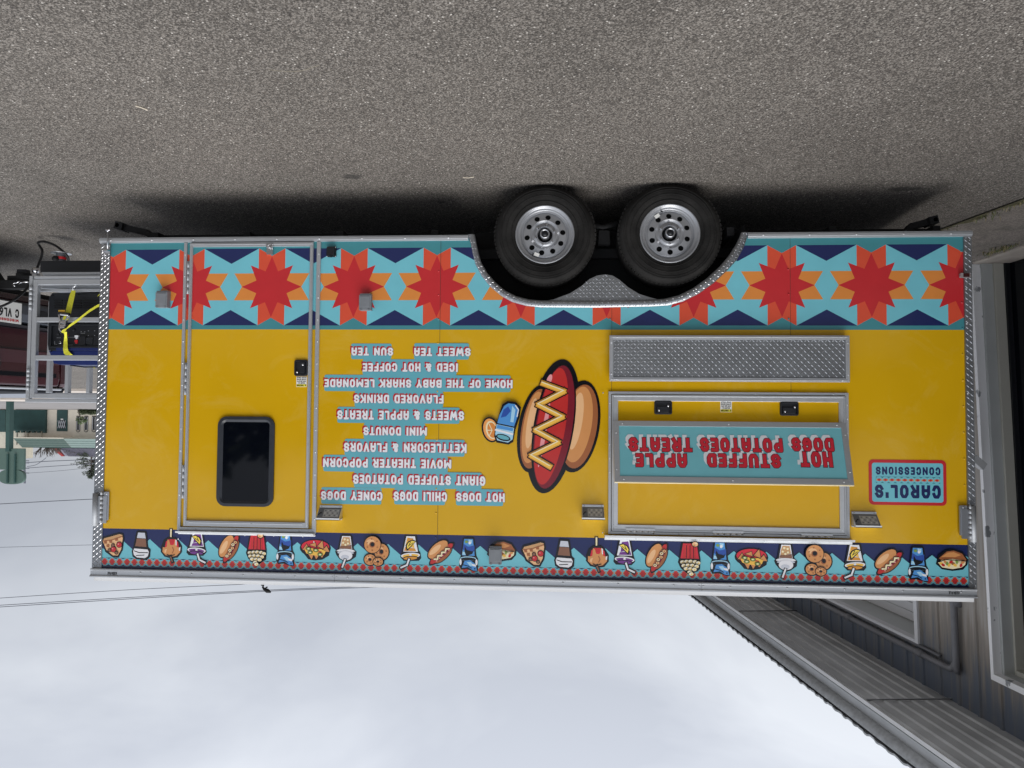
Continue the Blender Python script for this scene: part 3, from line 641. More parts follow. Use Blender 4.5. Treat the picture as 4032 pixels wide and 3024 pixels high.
onboard(mb).build('board_lettering', MBD, recalc=False)

# ---- menu lettering on blue pills
LINES = [(('SUN TEA', 408,770,152,222), (405,755,118,252)), (('SWEET TEA', 953,1445,155,227), (953,1430,115,255)), (('ICED & HOT COFFEE', 505,1335,288,363), (505,1322,255,392)),
 (('HOME OF THE BABY SHARK LEMONADE', 172,1810,430,502), (172,1792,392,534)), (('FLAVORED DRINKS', 430,1210,563,638), (435,1205,534,672)), (('SWEETS & APPLE TREATS', 285,1388,702,782), (285,1348,672,810)),
 (('MINI DONUTS', 512,1065,845,918), (515,1048,810,952)), (('KETTLECORN & FLAVORS', 342,1410,985,1065), (348,1392,952,1095)), (('MOVIE THEATER POPCORN', 160,1277,1122,1200), (163,1245,1092,1235)),
 (('GIANT STUFFED POTATOES', 423,1573,1265,1347), (430,1540,1235,1378)), (('CONEY DOGS', 143,678,1405,1482), (145,668,1372,1515)), (('CHILI DOGS', 775,1240,1408,1490), (780,1222,1378,1520)), (('HOT DOGS', 1320,1742,1418,1495), (1318,1728,1385,1528))]
mb = MB(); tx = MB(); pills = Art(); y0 = -.0012
for (s_, X0, X1, Y0, Y1), p in LINES:
    a_, b_, c0, c1 = rect('Z8', p[0], p[2], p[1], p[3]); pills.add(rrect(a_, b_, c0-.0005, c1+.0005, .012), M['pill'])
    a_, b_, c0, c1 = rect('Z8', X0, Y0, X1, Y1)
    for i, d_ in enumerate((1.0, .55)): text(tx, s_, a_, b_, c0, c1, y0-.0006-.0003*i, M['red'], t=.235, grow=.02, gap=.13, dx=.0088*d_, dz=-.0088*d_)
    text(tx, s_, a_, b_, c0, c1, y0-.0014, M['navy'], t=.235, grow=.022, gap=.13)
    text(tx, s_, a_, b_, c0, c1, y0-.0020, M['white'], t=.235, gap=.13)
pills.build(mb, y0); mb.v += []
n0 = len(mb.v); mb.v += tx.v; mb.f += [[i+n0 for i in f] for f in tx.f]; mi = [mb.mi(m) for m in tx.mats]; mb.m += [mi[i] for i in tx.m]; mb.sm += tx.sm
mb.build('menu_lettering', TR, recalc=False)

# ---- flat pictures: shapes stacked in thin layers
class Pic:
    def __init__(s, kz, cx, cy, X, Zc, y, sc=1.0): s.kz, s.cx, s.cy, s.X, s.Zc, s.y, s.n, s.mb = Z[kz][2], cx, cy, X, Zc, y, 0, MB(); s.k = sc/(s.kz*563)
    def T(s, p): return (s.X-(p[0]-s.cx)*s.k, s.Zc+(p[1]-s.cy)*s.k)
    def po(s, m, *pts): s.n += 1; s.mb.flat([s.T(p) for p in pts], s.y-.0003*s.n, M[m])
    def el(s, m, cx, cy, rx, ry, rot=0, n=22, a0=0, a1=360): s.po(m, *ell(cx, cy, rx, ry, rot, n, a0, a1))
    def ln(s, m, w_, *pts):
        for i in range(len(pts)-1):
            a, b = Vector(pts[i]), Vector(pts[i+1]); d = (b-a).normalized(); n = Vector((-d.y, d.x))*w_/2; e = d*w_*.35
            s.po(m, a+n-e, a-n-e, b-n+e, b+n+e)
def ic_waffle(p):
    p.po('black', (1565,770),(1580,735),(1700,700),(1735,705),(1745,740),(1735,830),(1705,885),(1660,885),(1600,845)); p.po('bun3', (1578,765),(1590,745),(1705,712),(1728,718),(1732,745),(1722,825),(1698,870),(1660,870),(1608,830))
    p.po('tan', (1578,760),(1600,742),(1700,715),(1728,722),(1715,740),(1640,752)); p.ln('bun2', 7, (1580,765),(1650,756),(1728,728))
    for a in ((1600,775),(1640,768),(1685,752),(1620,800),(1660,795),(1640,835)): p.po('bun2', (a[0]-13,a[1]-8),(a[0]+10,a[1]-13),(a[0]+12,a[1]+9),(a[0]-8,a[1]+10))
    for a, m in (((1708,790),'red'),((1665,825),'red')): p.el('black', *a, 23, 23); p.el(m, *a, 19, 19); p.el('pink', a[0]-6, a[1]-5, 5, 4)
    for a in ((1660,795),(1635,832),(1690,850)): p.el('black', *a, 15, 13); p.el('brown', *a, 10, 9)
def ic_coffee(p):
    p.po('black', (1845,695),(1855,688),(1915,690),(1925,700),(1940,810),(1958,825),(1955,880),(1930,905),(1850,900),(1820,880),(1812,840),(1822,815)); p.po('grey', (1858,702),(1910,704),(1918,745),(1850,742))
    p.po('brown', (1850,745),(1918,748),(1926,808),(1838,803)); p.po('white', (1832,820),(1935,826),(1945,845),(1938,875),(1915,890),(1855,886),(1830,868),(1824,840)); p.ln('black', 6, (1832,838),(1870,850),(1938,850)); p.ln('black', 5, (1850,872),(1910,868))
def ic_apple(p):
    p.po('black', (70,212),(98,212),(96,292),(74,290)); p.po('cream', (78,216),(91,216),(89,290),(80,290))
    p.po('black', (30,300),(62,275),(120,275),(150,305),(172,340),(172,385),(140,425),(90,432),(40,420),(10,385),(12,345)); p.po('brick', (48,310),(70,290),(118,292),(140,312),(150,360),(40,355)); p.po('red', (66,292),(108,290),(106,320),(72,320))
    p.po('bun', (25,350),(45,352),(56,345),(60,292),(74,300),(82,332),(104,334),(112,325),(118,290),(130,296),(132,345),(148,350),(162,345),(158,385),(130,412),(90,420),(48,408),(24,385))
    p.po('white', (120,292),(130,298),(131,335),(124,335)); p.po('white', (150,352),(162,347),(158,375),(150,372)); p.po('bun3', (40,368),(60,360),(50,395),(38,388)); p.ln('bun2', 6, (100,350),(110,372),(100,392))
    p.ln('black', 24, (86,415),(104,458)); p.ln('brown', 10, (88,420),(102,454)); p.ln('black', 6, (60,405),(85,415),(118,404))
def ic_drink(p, body, body2, fruit, mir=1):
    f = lambda *q: [(280+(a-280)*mir, b) for a, b in q]
    p.po('black', *f((236,226),(324,226),(345,345),(356,385),(330,412),(220,410),(202,390),(208,350),(220,335))); p.po('white', *f((250,234),(312,234),(334,345),(226,345)))
    p.po(body2, *f((262,250),(306,244),(318,300),(252,320))); p.po(body, *f((248,322),(320,312),(328,340),(240,340))); p.po(body, *f((262,250),(300,246),(306,268),(258,275)))
    p.po('black', *f((238,268),(268,258),(300,272),(318,300),(310,338),(300,336))); p.po(fruit, *f((246,272),(270,266),(296,280),(308,302),(302,326))); p.ln('black', 4, *f((262,280),(290,300))); p.ln('black', 4, *f((280,275),(296,306)))
    p.el('white', 280, 372, 70, 20, 4*mir); p.el(body2, 280, 374, 60, 13, 4*mir); p.el('white', 280, 368, 9, 8); p.el('black', 280, 391, 58, 17, 4*mir); p.el(body, 280, 391, 50, 11, 4*mir)
    p.ln('black', 26, *f((290,398),(302,438),(350,464))); p.ln('white', 12, *f((290,398),(304,440),(348,460)))
def ic_dog(p, cx, cy, rot, coney):
    R_ = lambda a, b: (cx+a*math.cos(rad(rot))-b*math.sin(rad(rot)), cy+a*math.sin(rad(rot))+b*math.cos(rad(rot)))
    p.el('black', *R_(0,-18), 98, 52, rot); p.el('black', *R_(0,22), 122, 34, rot); p.el('black', *R_(0,28), 92, 42, rot)
    p.el('bun2', *R_(0,34), 80, 30, rot); p.el('saus2', *R_(0,20), 112, 24, rot); p.el('saus', *R_(-70,20), 36, 18, rot); p.el('saus', *R_(78,18), 28, 16, rot)
    p.el('bun', *R_(0,-20), 88, 42, rot); p.el('bun3', *R_(-16,-32), 54, 18, rot); p.el('bun2', *R_(0,10), 80, 8, rot)
    if coney:
        for i in range(6): a = R_(-60+24*i, 20+8*(i % 2)); p.el('black', *a, 15, 13); p.el('bun3' if i % 2 else 'cream', *a, 12, 10); p.el('bun2', *a, 6, 5)
    else:
        q = [R_(-66+19*i, 14+16*(i % 2)) for i in range(8)]; p.ln('black', 17, *q); p.ln('cream', 11, *q)
        for i in range(5): p.el('pink', *R_(-60+30*i, 34), 5, 5)
def ic_popcorn(p):
    p.po('black', (705,262),(718,246),(815,246),(824,262),(840,372),(836,440),(790,470),(770,486),(742,470),(700,435),(682,395),(690,365)); p.po('brick', (718,262),(812,262),(828,368),(700,366))
    for i in range(4): x = 728+24*i; p.po('saus', (x-6,268),(x+5,268),(x+6,364),(x-10,364))
    for i in range(3): x = 742+24*i; p.ln('black', 4, (x,275),(x+(i-1)*2,362))
    q = random.Random(5)
    for a in [(712,392),(740,388),(768,386),(798,388),(820,395),(720,415),(748,412),(778,412),(808,418),(735,435),(765,436),(792,438),(760,458),(770,470)]:
        p.el('black', *a, 19, 15); p.el('cream', a[0]+1, a[1], 16, 12); p.el('must', a[0]+4, a[1]+3, 5, 4); p.el('white', a[0]-5, a[1]-4, 5, 4)
    p.el('black', 798, 262, 26, 22); p.el('bun3', 798, 262, 20, 16); p.el('bun', 792, 270, 8, 6); p.el('cream', 806, 256, 7, 6)
def ic_shark(p):
    p.po('black', (945,252),(960,242),(1020,242),(1030,255),(1045,375),(1058,400),(1056,485),(1035,488),(975,470),(935,475),(920,450),(922,400),(930,380)); p.po('blue', (955,255),(1018,255),(1032,375),(940,372)); p.po('blue2', (950,290),(985,310),(1030,300),(1030,340),(990,350),(945,330)); p.po('ice', (985,258),(1012,262),(1010,285),(992,292)); p.po('ice', (944,345),(975,350),(965,370),(942,368)); p.el('green', 972, 275, 12, 10); p.el('white', 995, 282, 9, 11)
    p.po('black', (960,310),(975,335),(1015,345),(1025,335),(1015,360),(985,372),(985,395),(970,375),(958,345)); p.el('ice', 985, 395, 58, 16); p.el('black', 985, 398, 54, 12); p.el('white', 930, 420, 8, 22); p.el('white', 1046, 420, 8, 22)
    p.po('blue', (960,410),(1000,405),(1035,430),(1052,480),(1020,478),(985,455),(940,462)); p.po('ice', (975,420),(1005,418),(1030,445),(1000,448)); p.po('white', (1010,430),(1040,436),(1044,452),(1018,446)); p.el('black', 1034, 466, 5, 5); p.ln('black', 5, (950,440),(985,448),(1010,462))
def ic_nachos(p):
    p.el('black', 1215, 358, 116, 64); p.po('black', (1110,370),(1325,370),(1318,410),(1270,440),(1215,448),(1165,440),(1130,400)); p.el('brick', 1215, 348, 104, 48)
    for t_ in (((1150,330),(1120,372),(1175,372)), ((1215,318),(1172,335),(1222,350)), ((1268,302),(1230,345),(1278,362)), ((1300,340),(1262,380),(1322,382)), ((1185,400),(1170,385),(1205,400)), ((1190,440),(1165,400),(1205,402)), ((1225,438),(1205,398),(1250,400)), ((1268,425),(1235,395),(1290,390))):
        c = (sum(a for a, b in t_)/3, sum(b for a, b in t_)/3); p.po('black', *[(c[0]+(a-c[0])*1.25, c[1]+(b-c[1])*1.25) for a, b in t_]); p.po('bun', *t_)
    p.po('must', (1140,372),(1165,350),(1215,365),(1260,362),(1295,378),(1285,402),(1235,412),(1180,405),(1150,395)); p.ln('red', 7, (1240,350),(1225,372),(1262,385)); p.po('cream', (1160,375),(1190,372),(1180,392),(1158,392))
    for a in ((1167,362),(1222,372),(1180,388),(1255,402)): p.el('black', *a, 20, 13); p.el('green', *a, 16, 10); p.el('cream', *a, 8, 5)
def ic_iced(p):
    p.po('black', (1422,270),(1436,258),(1500,260),(1512,275),(1525,365),(1545,385),(1540,420),(1500,450),(1465,462),(1420,440),(1395,410),(1385,385),(1405,365)); p.po('white', (1436,272),(1498,272),(1512,368),(1418,366)); p.po('tan', (1444,278),(1492,280),(1500,330),(1470,345),(1428,355),(1432,310))
    for a in ((1455,295),(1478,300),(1445,320),(1480,325),(1462,335)): p.el('cream', *a, 8, 8)
    p.po('brown', (1425,345),(1470,345),(1505,335),(1508,365),(1420,362)); p.el('white', 1465, 380, 68, 16); p.ln('black', 5, (1400,385),(1465,396),(1530,386)); p.el('grey', 1465, 392, 62, 10); p.el('white', 1465, 412, 50, 34); p.el('grey', 1460, 425, 30, 18); p.ln('black', 24, (1462,440),(1440,500)); p.ln('white', 12, (1462,440),(1442,496))
def ic_donuts(p):
    L_ = ((1735,385,52,58), (1652,442,42,38), (1712,455,36,28), (1670,332,60,60))
    for a in L_: p.el('black', *[a[0], a[1], a[2]+9, a[3]+9])
    for a in L_:
        p.el('black', a[0], a[1], a[2]+5, a[3]+5); p.el('bun', *a); p.el('bun3', a[0]-a[2]*.25, a[1]-a[3]*.3, a[2]*.5, a[3]*.35); p.el('bun2', a[0]-2, a[1], a[2]*.36, a[3]*.36); p.el('black', a[0], a[1]-2, a[2]*.26, a[3]*.26)
        for i in range(6): p.el('bun2', a[0]+a[2]*.68*math.cos(i*1.1+a[2]), a[1]+a[3]*.68*math.sin(i*1.1+a[2]), 5, 4)
def ic_pita(p):
    p.po('black', (1310,800),(1325,740),(1380,700),(1430,695),(1490,715),(1525,765),(1520,800),(1490,835),(1420,845),(1350,835)); p.po('bun2', (1330,760),(1385,712),(1430,706),(1485,725),(1512,765),(1505,785),(1440,765),(1350,775)); p.po('bun', (1345,750),(1390,720),(1430,716),(1478,735),(1440,750)); p.po('cream', (1325,790),(1350,772),(1420,762),(1508,775),(1505,800),(1480,820),(1420,832),(1350,822))
    for i, m in enumerate(('must','red','bun','green','must','red','bun2','must','green','cream','red','bun')): p.el(m, 1345+13*i, 795+12*math.sin(i*2.1), 13, 9, 30*i)
    p.ln('black', 5, (1330,785),(1370,768),(1425,770),(1505,775))
KINDS = [(ic_waffle,'T1',1655,790), (ic_coffee,'T1',1885,800), (ic_apple,'T5',90,345), ((lambda p: ic_drink(p,'purple','purple','lemon')),'T5',280,345), ((lambda p: ic_dog(p,535,352,-62,True)),'T5',535,355), (ic_popcorn,'T5',765,365), (ic_shark,'T5',990,365), (ic_nachos,'T5',1215,375), (ic_iced,'T5',1468,385), (ic_donuts,'T5',1700,375), ((lambda p: ic_drink(p,'must2','must','lemon',-1)),'T5',280,345), ((lambda p: ic_dog(p,985,762,-42,False)),'T1',985,760), (ic_shark,'T5',990,365), (ic_pita,'T1',1418,770)]
CX = [243,305,370,425,494,555,617,681,748,814,887,950,1013,1084,1152,1219,1290,1349,1418,1490,1556,1623,1698,1768,1846,1917,1983,2056]
mb = MB(); yf = -.0004
zb1 = W('T5', 1100, 462).z; zpk = W('T5', 1095, 313).z; zvl = W('T5', 980, 408).z
p0, p1 = W('V', 323.3, 1180).x, W('V', 1869, 1215).x; dp = (p0-p1)/23
zig = [(XR+.01, zb1)]; x = p0+2*dp
for i in range(64):
    xx_ = p0+2*dp-i*dp/2
    zig.append((xx_, zpk if i % 2 == 0 else zvl))
    if xx_ < XL-.05: break
zig.append((XL-.2, zb1)); a = Art(); a.add(zig, M['light'])
a.build(mb, yf, [(XL,ZN),(XR,ZN),(XR,ZT),(XL,ZT)])
z0_, z1_ = zb1, W('T5', 1100, 522).z; ds = .0555; ks = ds/DS*k*1.0; zc = (z0_+z1_)/2; x = XR-.02; i = 0
mb.flat([(XL,z0_),(XR,z0_),(XR,z1_+.002),(XL,z1_+.002)], yf-.0004, M['light'])
while x > XL+.01:
    for sx in (-1, 1): mb.flat([(x-sx*.007, z0_), (x-sx*ds/2, z0_+.0085), (x-sx*ds/2, z0_)] if sx < 2 else [], yf-.0006, M['navy'] if i % 3 else M['teal']); mb.flat([(x-sx*.007, z1_+.004), (x-sx*ds/2, z1_-.009), (x-sx*ds/2, z1_+.004)], yf-.0006, M['navy'])
    mb.flat([(x-.0275,zc-.0085),(x+.0275,zc-.0085),(x+.021,zc),(x+.0275,zc+.0085),(x-.0275,zc+.0085),(x-.021,zc)], yf-.0008, M['orange'])
    mb.flat([(x-.010,zc-.026),(x,zc-.021),(x+.010,zc-.026),(x+.010,zc+.026),(x,zc+.021),(x-.010,zc+.026)], yf-.0011, M['vermilion'])
    mb.flat([((.0235 if j % 2 == 0 else .015)*math.cos(rad(22.5*j))+x, (.0225 if j % 2 == 0 else .014)*math.sin(rad(22.5*j))+zc) for j in range(16)], yf-.0014, M['red']); x -= ds; i += 1
def absorb(mb, o):
    n0 = len(mb.v); mb.v += o.v; mb.f += [[i+n0 for i in f] for f in o.f]; mi = [mb.mi(m) for m in o.mats]; mb.m += [mi[i] for i in o.m]; mb.sm += o.sm
# icon heights above the navy line are taken from the second run and shared by both
hz = {}
for i, (fn, kz, cx, cy) in enumerate(KINDS):
    if kz == 'T1' and i not in (): zz = W('T1', cx, cy).z
    else: zz = W(kz, cx, cy).z
    hz[i] = zz
hz[10] = W('T5', 1965, 385).z; hz[11] = W('T4', 935, 1440).z; hz[12] = W('T4', 1225, 1470).z
for i, vx in enumerate(CX):
    q = i % 14; fn, kz, cx, cy = KINDS[q]; X = W('V', vx, 1200).x
    pc = Pic(kz, cx, cy, X, hz[q], yf-.0016); fn(pc); absorb(mb, pc.mb)
mb.v = [(min(max(p[0], XL), XR), p[1], p[2]) for p in mb.v]
mb.build('food_frieze', TR, recalc=False)

# ---- shop emblem
mb = MB(); ye = .003
x0, x1, z0, z1 = rect('T4', 762, 500, 1488, 924); mb.flat(rrect(x0, x1, z0, z1, .03), ye, M['red']); mb.flat(rrect(x0+.021, x1-.021, z0+.021, z1-.021, .016), ye-.0006, M['light'])
a_, b_, c0, c1 = rect('T4', 820, 735, 1434, 858); text(mb, "CAROL'S", a_, b_, c0, c1, ye-.0012, M['navy'], t=.24, gap=.16)
a_, b_, c0, c1 = rect('T4', 828, 567, 1430, 640); text(mb, 'CONCESSIONS', a_, b_, c0, c1, ye-.0012, M['navy'], t=.23, gap=.2)
a_, b_, c0, c1 = rect('T4', 828, 659, 1428, 719); mb.flat([(a_,c0),(b_,c0),(b_,c1),(a_,c1)], ye-.0012, M['teal']); zc = (c0+c1)/2; hb = (c1-c0)/2
for i in range(10):
    x = a_+(b_-a_)*(i+.5)/10; d = (b_-a_)/20
    mb.flat([(x-d,zc-hb*.55),(x-d*.4,zc-hb),(x+d*.4,zc-hb),(x+d,zc-hb*.55),(x+d,zc+hb*.55),(x+d*.4,zc+hb),(x-d*.4,zc+hb),(x-d,zc+hb*.55)], ye-.0016, M['light'])
    mb.flat([(x-d*.9,zc-.006),(x+d*.9,zc-.006),(x+d*.7,zc),(x+d*.9,zc+.006),(x-d*.9,zc+.006),(x-d*.7,zc)], ye-.0020, M['orange'])
    mb.flat([((.0115 if j % 2 == 0 else .0068)*math.cos(rad(22.5*j))+x, (.0115 if j % 2 == 0 else .0068)*math.sin(rad(22.5*j))+zc) for j in range(16)], ye-.0024, M['red'])
mb.build('shop_emblem', TR, recalc=False)

# ---- plain hot dog in a bun and a cold drink (the wrap's cartoon figure itself is left out)
P2 = Pic('T2', 760, 800, W('T2', 760, 800).x, W('T2', 760, 800).z, -.0014)
P2.el('black', 905, 760, 160, 345, 9, 40); P2.el('black', 590, 780, 130, 330, 9, 40); P2.el('black', 720, 760, 185, 505, 9, 44)
P2.el('bun2', 585, 780, 100, 300, 9, 40); P2.el('bun', 572, 770, 74, 270, 9, 40); P2.el('bun3', 560, 740, 34, 190, 9, 30)
P2.el('bun2', 915, 760, 130, 315, 9, 40); P2.el('bun', 905, 745, 102, 285, 9, 40); P2.el('bun3', 890, 720, 48, 215, 9, 30)
P2.el('black', 725, 765, 150, 478, 9, 44); P2.el('saus2', 727, 765, 136, 464, 9, 44); P2.el('saus', 706, 760, 106, 440, 9, 44); P2.el('pink', 655, 800, 16, 270, 9, 30); P2.el('pink', 690, 415, 18, 44, 20, 20)
zz = [(640,440),(800,500),(610,600),(790,690),(590,790),(760,880),(560,980),(700,1060)]
P2.ln('black', 62, *zz); P2.ln('must2', 44, *zz); P2.ln('must', 30, *zz); P2.ln('cream', 8, *[(a-4, b-8) for a, b in zz])
P2.el('black', 255, 790, 66, 96, -14, 28); P2.el('orangefruit', 255, 790, 54, 84, -14, 28); P2.el('cream', 262, 792, 42, 68, -14, 28); P2.el('orange', 266, 794, 34, 58, -14, 28)
for a in (-50, 0, 50): P2.ln('cream', 6, (266,794), (266-34*math.cos(rad(a)), 794+58*math.sin(rad(a))))
P2.po('black', (340,600),(380,576),(440,582),(482,620),(470,700),(440,790),(425,880),(390,900),(300,885),(282,840),(288,780),(300,740)); P2.po('blue', (355,612),(385,592),(435,598),(464,630),(452,700),(430,765),(305,740),(320,680)); P2.po('blue2', (350,640),(385,615),(405,650),(370,690),(330,700)); P2.po('ice', (415,610),(440,640),(425,735),(402,730)); P2.ln('white', 8, (440,608),(462,640),(452,690))
P2.po('ice', (300,748),(430,775),(420,860),(385,885),(305,868),(290,820)); P2.po('blue', (305,752),(425,778),(420,800),(300,778)); P2.ln('white', 14, (292,790),(420,822)); P2.el('black', 350, 848, 56, 24, 14, 24); P2.el('pill', 350, 846, 46, 15, 14, 24)
P2.mb.build('hot_dog_picture', TR, recalc=False)

# ---- outlet boxes, inlet, flood lights, brackets, small hardware
for kz, a_ in (('Z3', (708,655,803,800)), ('Z4', (483,680,579,824)), ('T1', (1342,738,1428,866))):
    x0, x1, z0, z1 = rect(kz, *a_, -.03); mb = MB(); mb.box(x0, x1, -.045, .004, z0, z1, GREYP); mb.box(x0-.003, x1+.003, -.051, -.0455, z0+.012, z1-.001, GREYP)
    mb.box(x0+.004, x0+.018, -.054, -.0515, z1-.008, z1+.003, GREYP); mb.box(x1-.018, x1-.004, -.054, -.0515, z1-.008, z1+.003, GREYP)
    mb.box(x0+.006, x1-.006, -.0535, -.0515, z0+.02, z1-.022, GREYP); mb.build('outlet_box', TR, .003)
x0, x1, z0, z1 = rect('Z4', 195, 272, 277, 360); mb = MB(); mb.prism(rrect(x0, x1, z0, z1, .008), -.014, .002, BLACKP); mb.prism(rrect(x0+.007, x1-.007, z0+.004, z1-.007, .006), -.030, -.0145, BLACKP); mb.box((x0+x1)/2-.006, (x0+x1)/2+.006, -.034, -.018, z1-.006, z1+.006, BLACKP)
for a_ in (x0+.004, x1-.004):
    for b_ in (z0+.004, z1-.004): mb.rivet(a_, b_, -.014, .004, ZINC)
mb.build('power_inlet', TR, .0015)
for kz, a_ in (('T1', (98,445,270,543)), ('T1', (2008,440,2175,540)), ('T3', (1943,1413,2133,1518))):
    x0, x1, z0, z1 = rect(kz, *a_, -.02); mb = MB()
    mb.box(x0+.004, x1-.006, -.006, .004, z0, z0+.016, ALUB); mb.box(x0+.004, x1-.006, -.006, .004, z1-.010, z1+.006, ALUB)
    zt = z1-.006; zl = z0+.016
    for x in (x0+.004, x1-.007): mb.prism([(0,0),(1,0),(1,1)], 0, 0, ALUB) if False else mb.mesh([(x, 0, zl), (x, 0, zt), (x, -.075, zt), (x, -.075, zt-.008), (x, -.012, zl), (x+.003, 0, zl), (x+.003, 0, zt), (x+.003, -.075, zt), (x+.003, -.075, zt-.008), (x+.003, -.012, zl)], [(0,1,2,3,4), (9,8,7,6,5), (1,2,7,6), (3,4,9,8), (2,3,8,7)], ALUB)
    mb.box(x0, x1-.002, -.079, .0, zt, zt+.004, CAPW); mb.box(x0, x1-.002, -.079, -.076, zt-.010, zt+.004, CAPW)
    for a2 in (x0+.018, x1-.02): mb.rivet(a2, z0+.008, -.006, .0045, ZINC); mb.rivet(a2, z1+.001, -.006, .0045, ZINC)
    LT = mb.build('flood_light', TR)
    mb = MB(); q = [(x0+.0075, -.012, zl+.001), (x1-.008, -.012, zl+.001), (x1-.008, -.073, zt-.009), (x0+.0075, -.073, zt-.009)]; mb.mesh(q, [(0,1,2,3)], GREYP)
    e1 = (Vector(q[1])-Vector(q[0])); e2 = Vector(q[3])-Vector(q[0]); nn = e1.cross(e2).normalized()
    if nn.y > 0: nn = -nn
    o_ = Vector(q[0])+nn*.0012
    mb.mesh([o_+e1*.04+e2*.12, o_+e1*.76+e2*.12, o_+e1*.76+e2*.9, o_+e1*.04+e2*.9], [(0,1,2,3)], LEDW)
    for i in range(6):
        for j in range(3):
            b_ = Vector(q[0])+nn*.0024+e1*(.08+.115*i)+e2*(.22+.24*j); mb.mesh([b_, b_+e1*.055, b_+e1*.055+e2*.1, b_+e2*.1], [(0,1,2,3)], GREYP if (i+j) % 2 else STICK)
    b_ = Vector(q[0])+nn*.003; mb.tube([b_+e1*.97+e2*.7, b_+e1*.88+e2*.45, b_+e1*.84+e2*.5], .003, BLACKP, 6); mb.build('led_panel', LT, recalc=False)
for kz, pl, hg, sgn in (('Z2', (905,965,950,1212), (806,978,853,1262), 1), ('T4', (1604,925,1678,1204), (1706,932,1762,1266), -1)):
    x0, x1, z0, z1 = rect(kz, *pl, -.01); mb = MB(); mb.prism(rrect(x0, x1+.02 if sgn > 0 else x1, z0, z1, .006), -.0145, -.0075, ZINC)
    for b_ in (z0+.014, z1-.014): mb.rivet((x0+x1)/2, b_, -.0145, .007)
    a0, a1, c0, c1 = rect(kz, *hg, -.02)
    mb.box(min(a0, x0)+.012, max(a1, x1)-.012, -.020, -.008, c0+.02, c1-.02, ZINC)
    xm = (x1+.012) if sgn > 0 else (x0-.012)
    for i in range(7): mb.tube([(xm, -.025, z0-.01+(z1-z0+.03)*(i+.05)/7), (xm, -.025, z0-.01+(z1-z0+.03)*(i+.9)/7)], .008, HNG, 8)
    mb.tube([((a0+a1)/2, -.02, c0), ((a0+a1)/2, -.02, c1)], (a1-a0)*.48, HNG, 14); mb.build('awning_bracket', TR)
mb = MB(); x0, x1, z0, z1 = rect('N4', 268, 1078, 400, 1138, -.02); LENS = mat('smoked_lens', (150,140,140), .12, 0, 0)
mb.prism(rrect(x0, x1, z0, z1, .007), -.024, -.006, LENS); mb.box(x0+.008, x1-.018, -.027, -.0245, z0+.003, z1-.003, mat('lens_dark', (60,24,24), .2)); mb.box(x0-.004, x1-.012, -.012, -.006, z0-.002, z1+.002, CHROME); mb.build('marker_light', TR, .002)
mb = MB(); x0, x1, z0, z1 = rect('N1', 1998, 320, 2120, 515, -.01); mb.box(x0, x1, -.016, -.0095, z0, z1, ZINC)
for a_ in (x0+.006, x1-.006):
    for b_ in (z0+.006, z1-.006): mb.rivet(a_, b_, -.016, .004, CHROME)
xm = W('N1', 2078, 300, -.03).x; mb.box(x0-.002, x1, -.046, -.017, W('N1', 2060, 438, -.03).z-.002, W('N1', 2060, 412, -.03).z, CHROME)
mb.tube([(xm, -.035, W('N1', 2060, 415, -.03).z), (xm-.002, -.038, W('N1', 2080, 60, -.03).z)], .006, ZINC, 8); zt = W('N1', 2080, 32, -.03).z
mb.tube([(xm-.018, -.038, zt), (xm+.018, -.038, zt)], .006, CHROME, 8); mb.tube([(xm, -.038, zt), (xm, -.038, zt+.012)], .009, CHROME, 8); mb.build('door_holdback', TR)
for kz, tip, mid_, end in (('Z1', (1075,100), (1290,150), (1380,185)), ('T7', (660,62), (470,110), (400,140))):
    y = .18; a_, b_, c2 = W(kz, *tip, y), W(kz, *mid_, y), W(kz, *end, y); mb = MB()
    mb.bar(a_, b_, .045, .05, DARK); mb.bar(b_, c2+Vector((0,0,.04)), .04, .06, DARK); d = (a_-b_).normalized()
    mb.obox(a_+d*.01, d*.03, Vector((0,.05,0)), d.cross(Vector((0,1,0)))*.028, DARK); mb.tube([a_+d*.02+Vector((0,-.05,0)), a_+d*.02+Vector((0,.05,0))], .016, ZINC, 10)
    mb.build('stabilizer_jack', TR)

# ---- generator rack on the tongue
YC = .45
RK = MB(); wy = lambda kz, x, y, Y=YC: W(kz, x, y, Y)
zr = [wy('N1', 1300, 905).z, wy('N1', 1300, 958).z]; pz = [wy('N1', 1300, 970).z, wy('N1', 1300, 1078).z]
xin = 3.075; xp0, xp1 = wy('N2', 688, 700).x, wy('N2', 600, 700).x    # inner post
RK.box(xin, wy('N1', 660, 930).x, YC-.004, YC+.034, zr[0], zr[1], ALU)
FR = RK.build('generator_rack', TR, .003)
def part(name, par, *boxes, m=ALU, bev=.003):
    mb = MB()
    for b_ in boxes: mb.box(*b_, m)
    return mb.build(name, par, bev)
gtop0, gtop1 = wy('N3', 700, 180).z, wy('N3', 700, 243).z
part('gate_rail', FR, (xin, xp0, YC, YC+.036, pz[0], pz[1])); part('gate_rail', FR, (xin, xp0, YC, YC+.036, wy('N2', 1300, 238).z, wy('N2', 1300, 330).z))
part('gate_rail', FR, (xin, xp0, YC, YC+.036, wy('N2', 1300, 968).z, wy('N2', 1300, 1064).z)); part('gate_rail', FR, (xin, xp0, YC, YC+.036, gtop0, gtop1))
part('gate_post', FR, (xp0, xp1, YC-.001, YC+.037, pz[0], gtop1)); xq = wy('N2', 530, 700).x
part('corner_post', FR, (xp1+.003, xq, YC-.004, YC+.04, zr[0], wy('N3', 420, 252).z))
part('top_rail', FR, (xin, wy('N3', 360, 280).x, YC-.004, YC+.034, wy('N3', 700, 256).z, wy('N3', 700, 304).z))
